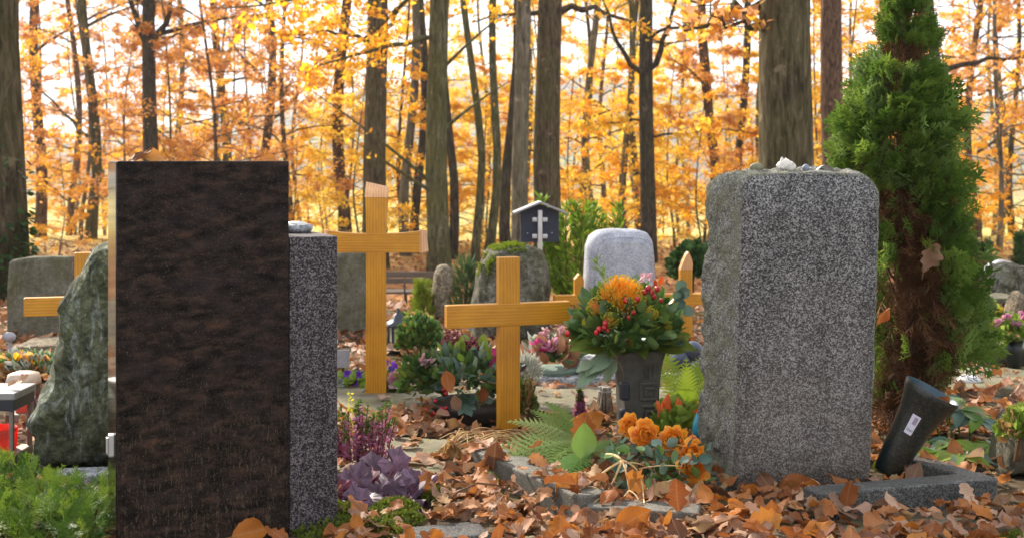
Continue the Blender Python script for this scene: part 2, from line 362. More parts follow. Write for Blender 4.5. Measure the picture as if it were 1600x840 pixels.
M['limelf'] = leafmat('lime green leaves', [(0.16, 0.27, 0.03), (0.24, 0.34, 0.05), (0.30, 0.36, 0.08)], 0.4, 0.45)
M['olive'] = leafmat('olive broad leaves', [(0.11, 0.17, 0.02), (0.16, 0.22, 0.03), (0.21, 0.25, 0.05)], 0.35, 0.4, veins=0.15)
M['pale'] = leafmat('pale variegated leaves', [(0.35, 0.42, 0.27), (0.22, 0.32, 0.20), (0.48, 0.50, 0.36)], 0.3, 0.45)
M['silver'] = leafmat('silver leaves', [(0.42, 0.43, 0.37), (0.52, 0.52, 0.46), (0.36, 0.36, 0.28)], 0.25, 0.7)
M['brownlf'] = leafmat('dried magnolia leaves', [(0.34, 0.15, 0.08), (0.46, 0.23, 0.13), (0.24, 0.10, 0.06)], 0.2, 0.5)
M['fern'] = leafmat('fern green', [(0.13, 0.22, 0.035), (0.21, 0.30, 0.07), (0.30, 0.36, 0.13)], 0.4, 0.5, byuv=True)
M['limefern'] = leafmat('lime fern', [(0.20, 0.28, 0.02), (0.30, 0.38, 0.04), (0.15, 0.24, 0.02)], 0.4, 0.5, byuv=True)
M['ferndark'] = leafmat('dark fern green', [(0.10, 0.21, 0.04), (0.15, 0.27, 0.06)], 0.4, 0.5, byuv=True)
M['heuchera'] = leafmat('purple heuchera', [(0.075, 0.035, 0.065), (0.13, 0.07, 0.115), (0.19, 0.11, 0.165), (0.13, 0.03, 0.045)], 0.12, 0.5)
def heuchera_m():
    n = NT('purple heuchera', 0.5, 0.35); u = n.sep(n.co('UV')); x = n.math('SUBTRACT', u[0], 0.5); y = n.math('SUBTRACT', u[1], 0.5)
    a = n.math('ARCTAN2', y, x); vein = n.math('GREATER_THAN', n.math('COSINE', n.math('MULTIPLY', a, 7.0)), 0.965)
    c = n.ramp(n.rand(), [(0.0, (0.05, 0.016, 0.032)), (0.4, (0.105, 0.048, 0.082)), (0.75, (0.17, 0.095, 0.14)), (1.0, (0.14, 0.016, 0.035))])
    c = n.mix(n.math('MULTIPLY', vein, 0.6), c, (0.04, 0.012, 0.025)); c = n.mix(1.0, c, n.ramp(n.noise(45, 4, 0.65), [(0.35, 0.55), (0.65, 1.35)]), 'MULTIPLY')
    n.color(c); n.translucent(c, 0.1); return n.m
M['heuchera'] = heuchera_m()
M['heather'] = leafmat('heather flowers', [(0.40, 0.10, 0.20), (0.46, 0.22, 0.33), (0.34, 0.13, 0.25), (0.60, 0.13, 0.20)], 0.35, 0.6)
M['heathergreen'] = leafmat('heather green', [(0.07, 0.13, 0.02), (0.12, 0.19, 0.03)], 0.3, 0.6)
M['yellowtip'] = leafmat('yellow heather', [(0.55, 0.52, 0.04), (0.62, 0.55, 0.08)], 0.4, 0.6)
M['rose'] = leafmat('orange rose petals', [(0.95, 0.40, 0.025), (0.96, 0.50, 0.07), (0.95, 0.43, 0.12)], 0.5, 0.5)
M['rosepink'] = leafmat('salmon rose petals', [(0.92, 0.42, 0.20), (0.92, 0.38, 0.10)], 0.45, 0.5)
M['protea'] = leafmat('orange pincushion styles', [(0.95, 0.34, 0.02), (0.96, 0.44, 0.03), (0.95, 0.55, 0.06)], 0.5, 0.5)
M['proteared'] = leafmat('peach orange pincushion styles', [(0.93, 0.27, 0.06), (0.95, 0.42, 0.16)], 0.5, 0.5)
M['berry'] = plain('red berries', (0.42, 0.015, 0.02), 0.25, 0.5, var=0.35, scale=8)
M['pepper'] = leafmat('red orange peppers', [(0.70, 0.08, 0.02), (0.78, 0.15, 0.03), (0.40, 0.02, 0.03)], 0.15, 0.3)
M['skimmia'] = leafmat('dark red skimmia buds', [(0.26, 0.05, 0.07), (0.36, 0.09, 0.11), (0.20, 0.06, 0.05)], 0.15, 0.5)
M['pinkfl'] = leafmat('pink petals', [(0.62, 0.20, 0.36), (0.72, 0.36, 0.50), (0.60, 0.40, 0.46)], 0.35, 0.5)
M['palepink'] = leafmat('pale pink petals', [(0.66, 0.40, 0.45), (0.58, 0.30, 0.36), (0.70, 0.52, 0.50)], 0.35, 0.5)
M['magenta'] = leafmat('magenta petals', [(0.60, 0.04, 0.22), (0.68, 0.12, 0.32)], 0.35, 0.5)
M['violet'] = leafmat('violet petals', [(0.16, 0.05, 0.45), (0.22, 0.08, 0.52)], 0.3, 0.5)
M['stalk'] = plain('tan dry stalks', (0.46, 0.30, 0.13), 0.7, 0.3, var=0.3)
M['dry'] = leafmat('dry papery leaves', [(0.42, 0.24, 0.09), (0.50, 0.31, 0.13), (0.30, 0.15, 0.05)], 0.35, 0.6)
M['stem'] = plain('green stems', (0.12, 0.19, 0.04), 0.6)
M['ivyl'] = leafmat('ivy leaves', [(0.02, 0.055, 0.015), (0.04, 0.085, 0.02), (0.06, 0.11, 0.025)], 0.2, 0.4)
M['moss'] = leafmat('moss tufts', [(0.09, 0.12, 0.015), (0.15, 0.18, 0.02), (0.07, 0.09, 0.02)], 0.3, 0.8)
M['mosspad'] = leafmat('bright moss', [(0.14, 0.20, 0.015), (0.20, 0.25, 0.02)], 0.3, 0.8)
M['metal'] = plain('galvanised metal', (0.55, 0.53, 0.52), 0.42, 0.5, 0.9, 0.1)
M['steel'] = plain('brushed steel', (0.62, 0.60, 0.57), 0.3, 0.5, 1.0, 0.1)
M['black'] = plain('black metal', (0.018, 0.02, 0.026), 0.45, 0.5, 0.0, 0.3)
M['navy'] = plain('dark navy panel', (0.020, 0.022, 0.036), 0.6, 0.4, 0.0, 0.25)
M['roofgrey'] = plain('pale roof sheet', (0.30, 0.28, 0.28), 0.5, 0.4, 0.2)
M['bronze'] = plain('brown grey lantern metal', (0.20, 0.17, 0.14), 0.5, 0.5, 0.5, 0.2)
M['lidgrey'] = plain('dull grey lid', (0.26, 0.245, 0.235), 0.5, 0.3)
M['bronzetop'] = plain('dull cream lantern cap', (0.48, 0.38, 0.28), 0.5, 0.4, 0.2, 0.2)
n = NT('lantern glass', 0.05, 0.5); n.color((0.8, 0.8, 0.74)); tr_ = n.node('ShaderNodeBsdfTransparent'); mg = n.node('ShaderNodeMixShader'); mg.inputs[0].default_value = 0.07; gl_ = n.node('ShaderNodeBsdfGlossy'); gl_.inputs['Roughness'].default_value = 0.25; gl_.inputs[0].default_value = (0.7, 0.66, 0.55, 1)
n.link(tr_.outputs[0], mg.inputs[1]); n.link(gl_.outputs[0], mg.inputs[2]); n.link(mg.outputs[0], n.out.inputs['Surface']); M['glass'] = n.m
M['milky'] = plain('milky lantern pane', (0.42, 0.38, 0.28), 0.3, 0.5)
n = NT('red candle cup', 0.3, 0.5); n.color((0.85, 0.02, 0.014)); n.translucent((0.95, 0.03, 0.02), 0.65); M['redcup'] = n.m
def vase_m():
    n = NT('dark green vase plastic', 0.4, 0.45); f = n.noise(150, 3, 0.7); x = n.sep(n.co())[0]
    speck_mask = n.ramp(n.math('ADD', n.math('MULTIPLY', x, 14.0), n.math('MULTIPLY', n.noise(14, 4), 0.8)), [(0.2, 0.0), (0.5, 1.0)])  # brown specks mixed in towards the right side
    c = n.mix(n.math('MULTIPLY', speck_mask, n.ramp(f, [(0.46, 0.15), (0.60, 1.0)])), (0.004, 0.009, 0.009), (0.05, 0.04, 0.024)); n.color(c)
    return n.m
M['vase'] = vase_m()
M['vasein'] = plain('dark teal vase inside', (0.015, 0.045, 0.065), 0.35, 0.5)
M['carved'] = granite('carved grey brown stone', (0.075, 0.07, 0.058), (0.115, 0.105, 0.088), (0.17, 0.16, 0.13), 120, 0.55, 0.3)
M['carved'] = plain('carved grey brown stone', (0.078, 0.073, 0.060), 0.6, 0.2, var=0.35, scale=22)
M['bowlbrown'] = plain('dark brown bowl', (0.075, 0.058, 0.05), 0.5, 0.4, var=0.3)
M['bowlgreen'] = plain('grey green bowl', (0.16, 0.22, 0.17), 0.6, 0.3, var=0.25)
M['teal'] = plain('teal plastic', (0.01, 0.20, 0.27), 0.3, 0.5)
M['slateblue'] = plain('slate blue glaze', (0.045, 0.055, 0.085), 0.35, 0.5)
M['white'] = plain('white glaze', (0.5, 0.49, 0.48), 0.35, 0.5, var=0.08)
M['sticker'] = plain('pale sticker paper', (0.60, 0.55, 0.60), 0.5, 0.4, var=0.06)
M['ink'] = plain('dark green ink', (0.02, 0.06, 0.045), 0.6); M['inkgrey'] = plain('lilac grey print', (0.30, 0.24, 0.30), 0.6, var=0.3, scale=300)
M['shell'] = plain('chalky shell', (0.62, 0.56, 0.48), 0.6, 0.4, var=0.22, scale=60)
M['pebgreen'] = plain('olive pebble', (0.17, 0.16, 0.09), 0.6, 0.4, var=0.3, scale=70); M['pebblue'] = plain('blue grey pebble', (0.20, 0.22, 0.27), 0.6, 0.4, var=0.3, scale=70)
M['plaque'] = plain('grey sign plate', (0.30, 0.29, 0.31), 0.5, 0.4, 0.2)
M['soil'] = plain('dark soil', (0.05, 0.035, 0.022), 0.95, 0.1, var=0.5, scale=25)
M['bundle'] = plain('grey twig bundle', (0.26, 0.23, 0.19), 0.8, 0.2, var=0.5, scale=60)

# ------------------------------------------------------------------ leaf and spray shapes (unit length along +Y)
def leaf_T(kind='beech', nl=8, nw=2, width=0.3, curl=0.4, fold=0.25, wav=0.05, seed=1, stem=True, twist=0.0):
    r = random.Random(seed); V = []; UV = []; Fq = []
    ts = np.linspace(0, 1, nl+1); a = 0.0; y = z = 0.0; ph = r.random()*6
    for i, t in enumerate(ts):
        if i: a += curl/nl * (0.6 + 0.8*t); y += math.cos(a)/nl; z += math.sin(a)/nl
        if kind == 'oak': wd = width*(math.sin(math.pi*min(1, t*0.93+0.035))**0.65)*(0.55+0.75*t*(1.3-t)*1.6)*(1+0.24*math.cos(2*math.pi*(3.4+.5*(seed % 3))*t+2.2+seed)+0.05*math.sin(31*t+seed))
        elif kind == 'round': wd = width*math.sqrt(max(0, 1-(2*t-1)**2))
        elif kind == 'lance': wd = width*math.sin(math.pi*t**0.85)**0.9
        elif kind == 'petal': wd = width*(t**0.55)*math.sqrt(max(0.02, 1.02-t**5))
        else: wd = width*math.sin(math.pi*(t**0.88))**0.85*(1+0.05*math.sin(t*40+ph))
        wd = max(wd, 0.004)
        for j in range(-nw, nw+1):
            q = j/nw; x = q*wd
            zz = abs(q)**1.5*wd*fold + wav*math.sin(t*9+ph+q*2.1)*abs(q) + wav*0.5*math.sin(q*3+ph*2+t*4) + twist*q*wd*t
            V.append((x, y - math.sin(a)*zz, z + math.cos(a)*zz)); UV.append((0.5+q*wd, t))
    c = 2*nw+1
    for i in range(nl):
        for j in range(c-1): Fq.append((i*c+j, i*c+j+1, (i+1)*c+j+1, (i+1)*c+j))
    if stem:
        b = len(V); V += [(-0.010, 0.0, 0), (0.010, 0.0, 0), (0.007, -0.22, 0.05), (-0.007, -0.22, 0.05)]; UV += [(0.5, 0.0)]*4; Fq.append((b, b+1, b+2, b+3))
    return np.array(V), {4: np.array(Fq)}, np.array(UV)
def quad_T(width=0.32): return np.array(((0, 0, 0), (width, 0.45, 0.04), (0, 1, 0), (-width, 0.45, 0.04.__float__()))), {4: np.array([[0, 1, 2, 3]])}, np.array(((0.5, 0), (1, 0.5), (0.5, 1), (0, 0.5)))
def strips_T(segs):
    """segs: list of (p, q, width) in a plane-ish spray; one flat rhombus each"""
    V, Fq, UV = [], [], []
    for p, q, wd in segs:
        p = np.array(p, float); q = np.array(q, float); d = nrm(q-p); sd = nrm(np.cross(d, (0, 0, 1)))*wd/2; m = p*0.45+q*0.55
        b = len(V); V += [p-sd*0.5, m-sd, q, m+sd]
        V += [p+sd*0.5]; Fq.append((b, b+1, b+2, b+3, b+4)); UV += [(0, p[1]), (0, m[1]), (0, q[1]), (0, m[1]), (0, p[1])]
    return np.array(V), {5: np.array(Fq)}, np.array(UV)
def thuja_T(seed, n=8, wd=0.055, ang=0.75, sub=True):
    r = random.Random(seed); S = []; pts = [np.zeros(3)]
    for i in range(n): pts.append(pts[-1] + np.array((r.uniform(-.03, .03), 1/n, r.uniform(-.02, .04)*1.5)))
    for i in range(n): S.append((pts[i], pts[i+1]+(pts[i+1]-pts[i])*0.2, wd))
    for i in range(1, n):
        for sgn in (-1, 1):
            if r.random() < 0.12: continue
            L = (0.48*(1-i/n)+0.16)*r.uniform(.75, 1.15); a = ang*r.uniform(.8, 1.2)
            d = np.array((sgn*math.sin(a), math.cos(a), r.uniform(-.25, .25))); q = pts[i]+d*L; S.append((pts[i], q, wd*0.9))
            if sub and L > 0.25:
                for k in (0.35, 0.62):
                    b = pts[i]+d*L*k
                    for s2 in (-1, 1):
                        a2 = sgn*a + s2*0.65; S.append((b, b+np.array((math.sin(a2), math.cos(a2), r.uniform(-.3, .3)))*L*0.42*(1.2-k), wd*0.8))
    return strips_T(S)
def juniper_T(seed, n=20):
    r = random.Random(seed); S = []
    for i in range(n):
        t = i/n; p = np.array((0.03*math.sin(t*5+seed), t, 0.03*math.cos(t*4)))
        S.append((p, p+np.array((0, 1.15/n, 0)), 0.03))
        for k in range(8):
            a = r.uniform(0, 6.28); L = 0.15*(1-0.55*t)*r.uniform(.7, 1.2)
            S.append((p, p+np.array((math.cos(a)*L*0.75, L*0.85, math.sin(a)*L*0.75)), 0.017))
    return strips_T(S)
def ball_T(sub=1):
    bm = bmesh.new(); bmesh.ops.create_icosphere(bm, subdivisions=sub, radius=1.0); bm.verts.index_update()
    V = np.array([v.co[:] for v in bm.verts]); Fc = np.array([[v.index for v in f.verts] for f in bm.faces]); bm.free()
    return V, {3: Fc}, np.zeros((len(V), 2))
BALL1, BALL2 = ball_T(1), ball_T(2)
rs = np.random.default_rng(11)
def scat(mb, T, pts, dirs, sizes, up=(0, 0, 1), jit=0.5, rnd=None, rg=rs):
    """T may be one template or a list of them"""
    Ts = T if isinstance(T, list) else [T]; n = len(pts)
    pick = rg.integers(0, len(Ts), n); sizes = np.full(n, sizes) if np.isscalar(sizes) else np.asarray(sizes)
    for k, TT in enumerate(Ts):
        idx = np.where(pick == k)[0]
        ms = [basis(dirs[i] + rg.normal(0, jit*0.4, 3), np.asarray(up) + rg.normal(0, jit, 3))*sizes[i] for i in idx]
        mb.many(TT, ms, [pts[i] for i in idx], None if rnd is None else np.asarray(rnd)[idx])
    return mb
def dome(n, c, rad, rg=rs, zmin=-0.2, shell=0.5):
    """points in the outer part of an ellipsoid with outward directions"""
    P, D = [], []
    while len(P) < n:
        d = rg.normal(0, 1, 3); d /= np.linalg.norm(d)
        if d[2] < zmin: continue
        P.append(np.asarray(c) + d*np.asarray(rad)*rg.uniform(1-shell, 1.0)); D.append(d)
    return np.array(P), np.array(D)

# ------------------------------------------------------------------ stones
def resample(pts, step):
    pts = np.asarray(pts, float); Q = np.vstack((pts, pts[:1])); L = np.linalg.norm(np.diff(Q, axis=0), axis=1); c = np.concatenate(([0], np.cumsum(L)))
    n = max(12, int(c[-1]/step)); t = np.arange(n)*c[-1]/n
    return np.stack((np.interp(t, c, Q[:, 0]), np.interp(t, c, Q[:, 1])), 1)
def rrect(x0, x1, z0, z1, rl, rr, crown=0.0, n=7):
    o = [(x0, z0), (x1, z0)]
    for i in range(n+1): a = i/n*math.pi/2; o.append((x1-rr+rr*math.cos(a), z1-rr+rr*math.sin(a)))
    if crown: o += [((x1-rr)*(1-t)+(x0+rl)*t, z1+crown*4*t*(1-t)) for t in (0.25, 0.5, 0.75)]
    for i in range(n+1): a = math.pi/2+i/n*math.pi/2; o.append((x0+rl+rl*math.cos(a), z1-rl+rl*math.sin(a)))
    return o
def rock(outline, depth, bulge=0.0, amp=0.01, nscale=9, seed=1, bev=0.01, step=0.015, frontamp=1.0, deep=8, shape=None, ridged=False):
    """a closed stone: outline (x, z) seen from the front, thickness along +y from 0"""
    o = resample(outline, step); c = o.mean(0); N = len(o)
    half = max(np.abs(o-c).max(), 1e-3); bs = bev/half
    prof = [(s_, -bulge*(1-s_**2)) for s_ in (0.03, 0.2, 0.36, 0.52, 0.66, 0.78, 0.88)] + [(1-bs*1.2, -bulge*0.05), (1-bs*0.35, bev*0.3), (1.0, bev)]
    prof += [(1.0, bev+(depth-2*bev)*k/deep) for k in range(1, deep)]
    back = [(1.0, depth-bev), (1-bs*0.35, depth-bev*0.3)] + [(s_, depth+bulge*(1-s_**2)) for s_ in (1-bs*1.2, 0.78, 0.5, 0.2, 0.03)]
    V = []
    for k, (s_, y) in enumerate(prof+back):
        fr = frontamp if (s_ < 1-bs*0.2 and y < depth*0.5) else 1.0
        if abs(s_-1) < bs*0.5 and y < depth*0.5: fr = frontamp + (1-frontamp)*min(1, max(0.15, y/(depth*0.35)))
        for i in range(N):
            p = np.array((c[0]+s_*(o[i, 0]-c[0]), y, c[1]+s_*(o[i, 1]-c[1])))
            if amp:
                d = np.array((nz(p, nscale, seed), nz(p, nscale, seed+5), nz(p, nscale, seed+9)*0.6))
                d += 0.45*np.array((nz(p, nscale*3.1, seed+2), nz(p, nscale*3.1, seed+7), nz(p, nscale*3.1, seed+4)))
                if ridged:
                    q = np.array((p[0], p[1]*1.6+p[2]*.35, p[2]*.8)); h = sum(wt*(.5-abs(nz(q, fq, seed+k_))*1.6) for k_, (fq, wt) in enumerate(((6, 1.0), (14, .55), (31, .32), (63, .2))))
                    out = np.array((p[0]-c[0], 0, (p[2]-c[1])*.22)); out /= max(1e-6, np.linalg.norm(out)); d = d*.25+out*h
                p = p + d*amp*fr
            V.append(p)
    V = np.array(V)
    if shape is not None: V = shape(V)
    K = len(prof)+len(back); i = np.arange(N); j = (i+1) % N
    Fc = [np.stack((k*N+i, k*N+j, (k+1)*N+j, (k+1)*N+i), 1) for k in range(K-1)]
    mb = MB(); mb.add(V, np.concatenate(Fc)[:, ::1])
    mb.f.setdefault(N, []).append(np.array([list(range(N))[::-1]])); mb.f[N].append(np.array([[(K-1)*N+q for q in range(N)]]))
    return mb
def pxo(pts, bx, by, s): return [((x-bx)*s, (by-y)*s) for x, y in pts]

# ------------------------------------------------------------------ the ground, the paths, the hills
def ter(x, y):
    x = np.asarray(x, float); y = np.asarray(y, float)
    u = np.clip((y-8.3)/9.0, 0, 1); z = -1.1*u*u*(3-2*u)*0.55 - 1.1*0.45*u
    z = z - np.where(y > 34.0, (y-34.0)**2/((y-34.0)+10.0)*0.13, 0.0)
    z = np.maximum(z, -9.0 + 0*y)
    far = np.clip((y-230)/560, 0, 1); z = z + far**1.5*(40 + 18*np.sin(x*0.0052+0.9) + 9*np.sin(x*0.013+2.0))
    return z
def ground():
    ys = np.concatenate((np.arange(-6, 16, 0.25), np.arange(16, 80, 1.0), np.geomspace(80, 1500, 60)))
    us = np.linspace(-1, 1, 141); V = []
    for y in ys:
        wdt = 9 + max(0, y)*0.95
        x = us*wdt; z = ter(x, np.full_like(x, y))
        if y < 16: z = z + np.array([0.012*nz((q, y, 0), 1.6, 3)-0.012 for q in x])
        V.append(np.stack((x, np.full_like(x, y), z), 1))
    V = np.concatenate(V); m = len(us); i, j = np.meshgrid(np.arange(len(ys)-1), np.arange(m-1), indexing='ij'); b = (i*m+j).ravel()
    Fc = np.stack((b, b+1, b+m+1, b+m), 1)
    n = NT('soil, meadow and far fields', 0.95, 0.1); pos = n.sep(n.co()); y = pos[1]
    f = n.noise(6, 7, 0.65); soil = n.ramp(f, [(0.34, (0.035, 0.026, 0.016)), (0.55, (0.10, 0.072, 0.042)), (0.7, (0.15, 0.12, 0.075))])
    soil = n.mix(n.ramp(n.noise(2.4, 5, 0.6), [(0.50, 0.0), (0.64, 0.7)]), soil, (0.10, 0.105, 0.03))
    wood_ = n.ramp(n.noise(2.0, 6, 0.7), [(0.35, (0.17, 0.07, 0.025)), (0.6, (0.36, 0.17, 0.06)), (0.7, (0.42, 0.25, 0.06))])
    mead = n.ramp(n.noise(0.05, 6, 0.65), [(0.35, (0.20, 0.19, 0.05)), (0.5, (0.45, 0.34, 0.07)), (0.62, (0.50, 0.40, 0.13)), (0.75, (0.20, 0.15, 0.05))])
    hill = n.ramp(n.noise(0.02, 7, 0.65), [(0.38, (0.06, 0.075, 0.05)), (0.52, (0.16, 0.13, 0.08)), (0.62, (0.20, 0.22, 0.09))])
    c = n.mix(n.ramp(n.math('DIVIDE', y, 100.0), [(0.09, 0.0), (0.14, 1.0)]), soil, wood_)
    c = n.mix(n.ramp(n.math('DIVIDE', y, 200.0), [(0.11, 0.0), (0.19, 1.0)]), c, mead)
    c = n.mix(n.ramp(n.math('DIVIDE', y, 1000.0), [(0.26, 0.0), (0.32, 1.0)]), c, hill)
    n.color(c); n.bump(n.noise(35, 6, 0.7), 0.8, 0.012)
    mb = MB(); mb.add(V, Fc); tag(mb.build('ground', n.m), kind='structure')
ground()
def slab(name, quad, z0, z1, seed, mat):
    """a stretch of paving with uneven edges"""
    o = resample(quad, 0.03); c = o.mean(0); o = o + np.array([(0.012*nz((p[0], p[1], 1), 9, seed), 0.012*nz((p[0], p[1], 4), 9, seed)) for p in o])
    mb = MB(); N = len(o); V = []
    for s_, z in ((1.0, z0), (1.0, z1-0.006), (0.985, z1), (0.6, z1+0.002), (0.2, z1+0.001), (0.01, z1)):
        for p in o: V.append((c[0]+s_*(p[0]-c[0]), c[1]+s_*(p[1]-c[1]), z+(0.004*nz((p[0]*s_, p[1]*s_, 0), 6, seed) if s_ < 0.99 else 0)))
    i = np.arange(N); j = (i+1) % N
    mb.add(np.array(V), np.concatenate([np.stack((k*N+i, k*N+j, (k+1)*N+j, (k+1)*N+i), 1) for k in range(5)]))
    return tag(mb.build(name, mat), kind='structure')
slab('path', [(-1.0, 4.98), (1.0, 4.98), (1.0, 5.52), (-1.0, 5.52)], -0.02, 0.024, 1, M['paver'])
slab('path', [(-0.62, 3.92), (-0.2, 3.86), (-0.16, 4.5), (-0.52, 4.55)], -0.02, 0.020, 2, M['paver'])
slab('path', [(-0.14, 3.0), (1.7, 3.1), (1.75, 3.62), (-0.12, 3.34)], -0.02, 0.012, 5, M['paver'])
slab('path', [(1.55, 3.3), (2.3, 3.3), (2.3, 4.1), (1.6, 3.98)], -0.02, 0.016, 3, M['paver'])
slab('path', [(1.9, 5.5), (3.4, 5.5), (3.4, 6.1), (1.9, 6.1)], -0.02, 0.018, 4, M['paver'])

# ------------------------------------------------------------------ trees
LEAFQ = [quad_T(0.33), leaf_T('beech', 3, 1, 0.3, 0.5, 0.3, 0.05, 3, stem=False), leaf_T('beech', 3, 1, 0.34, -0.3, 0.2, 0.05, 4, stem=False)]
LEAFS = [quad_T(0.33), quad_T(0.40)]
def wob(p0, d, L, n, droop, wig, rg):
    pts = [np.array(p0, float)]; d = nrm(d)
    for i in range(n):
        d = nrm(d + rg.normal(0, wig, 3) + np.array((0, 0, droop)))
        pts.append(pts[-1] + d*L/n)
    return np.array(pts)
def spray(tw, lf, pts, r0, leafn, lsize, rg, flat=0.85, sub=7, slen=0.45, T=None, sides=5, leafy0=0.25):
    """a limb with side twigs lying near level and leaves along them"""
    n = len(pts); tw.tube(pts, np.linspace(r0, max(0.004, r0*0.18), n), sides, cap=False)
    L = np.linalg.norm(pts[-1]-pts[0]); P, D = [], []
    for k in range(sub):
        t = leafy0 + (0.98-leafy0)*(k+rg.uniform(0, .8))/sub; i = min(n-2, int(t*(n-1))); p = pts[i]+(pts[i+1]-pts[i])*(t*(n-1)-i)
        d = nrm(pts[i+1]-pts[i]); s_ = nrm(np.cross(d, (0, 0, 1)))*(1 if k % 2 else -1)
        dd = nrm(d*rg.uniform(.4, .9) + s_*rg.uniform(.6, 1.0) + np.array((0, 0, rg.normal(.0, .42))))
        q = wob(p, dd, L*slen*(1.15-t)*rg.uniform(.6, 1.3), 4, -0.02, 0.20, rg)
        tw.tube(q, np.linspace(max(0.004, r0*0.32*(1.1-t)), 0.0025, 5), 3, cap=False)
        m = max(1, int(leafn*rg.choice([.0, .2, .65, 1.7])))
        for a in range(m):
            u = rg.uniform(0.05, 1.0)*4; ii = min(3, int(u)); b = q[ii]+(q[ii+1]-q[ii])*(u-ii)
            P.append(b + rg.normal(0, 0.05, 3)*max(1, L*0.6)*np.array((1, 1, .9))); D.append(nrm(dd + rg.normal(0, .7, 3)*np.array((1, 1, .6))))
    if P: scat(lf, T or LEAFS, np.array(P), np.array(D), lsize*rg.uniform(.65, 1.2, len(P)), jit=1-flat*0.2, rg=rg)
def tree_parts(seed, H, r0, base, nl, spread, leafn, lsize, up=0.5, lean=(0, 0), top_leaf=True, sides=10, sub=8, wig=0.05, flare=1.35, T=None, limb_r=0.42, hmax=None, fork=None):
    rg = np.random.default_rng(seed); tk, tw, lf = MB(), MB(), MB()
    n = 16; zs = np.linspace(0, 1, n)**1.15*H; ph = rg.uniform(0, 6)
    pts = np.array([(lean[0]*z + wig*math.sin(z*0.55+ph)*min(1, z/2), lean[1]*z + wig*math.cos(z*0.43+ph*2)*min(1, z/2), z-0.15 if z == 0 else z) for z in zs])
    rad = r0*(1-0.80*(zs/H)**1.1)*(1+(flare-1)*np.exp(-zs*3.0)); rad = np.maximum(rad, 0.02)
    tk.tube(pts, rad, sides, cap=True)
    # uneven bark girth
    V = tk.v[0]; ctr = np.repeat(pts, sides, 0); d = V-ctr; k = np.array([1+0.09*nz(p, 2.2, seed)+0.05*nz(p, 6, seed+3) for p in V])[:, None]; tk.v[0] = ctr+d*k
    for i in range(nl):
        t = base/H + (1-base/H)*((i+rg.uniform(0, .9))/nl)**1.1; z = t*H
        if hmax and z > hmax: continue
        c = np.array([np.interp(z, pts[:, 2], pts[:, a]) for a in range(3)]); rr = np.interp(z, zs, rad)
        az = i*2.4+rg.uniform(-.5, .5); e = up+rg.uniform(-.25, .35)
        L = spread*(1.1-0.75*(t-base/H)/(1-base/H+1e-6))*rg.uniform(.7, 1.15)
        q = wob(c, (math.cos(az)*math.cos(e), math.sin(az)*math.cos(e), math.sin(e)), L, 7, -0.05, 0.13, rg)
        spray(tw, lf, q, rr*limb_r, leafn, lsize, rg, sub=sub, T=T)
    return tk, tw, lf
def make_tree(name, label, cat, parts, loc, bark_m, leaf_m, group=None, rz=0.0, extra=None):
    tk, tw, lf = parts; t = thing(name, label, cat, loc, rz, group)
    if extra: extra(tw, lf)
    if tw.n:
        n0 = tk.n; tk.v += tw.v; tk.uv += tw.uv; tk.n += tw.n
        for q, arrs in tw.f.items(): tk.f.setdefault(q, []).extend(a+n0 for a in arrs)
    tk.build('trunk', M[bark_m], t)
    if lf.n: lf.build('crown', M[leaf_m], t, smooth=False)
    return t
def tz(x, y): return float(ter(x, y))
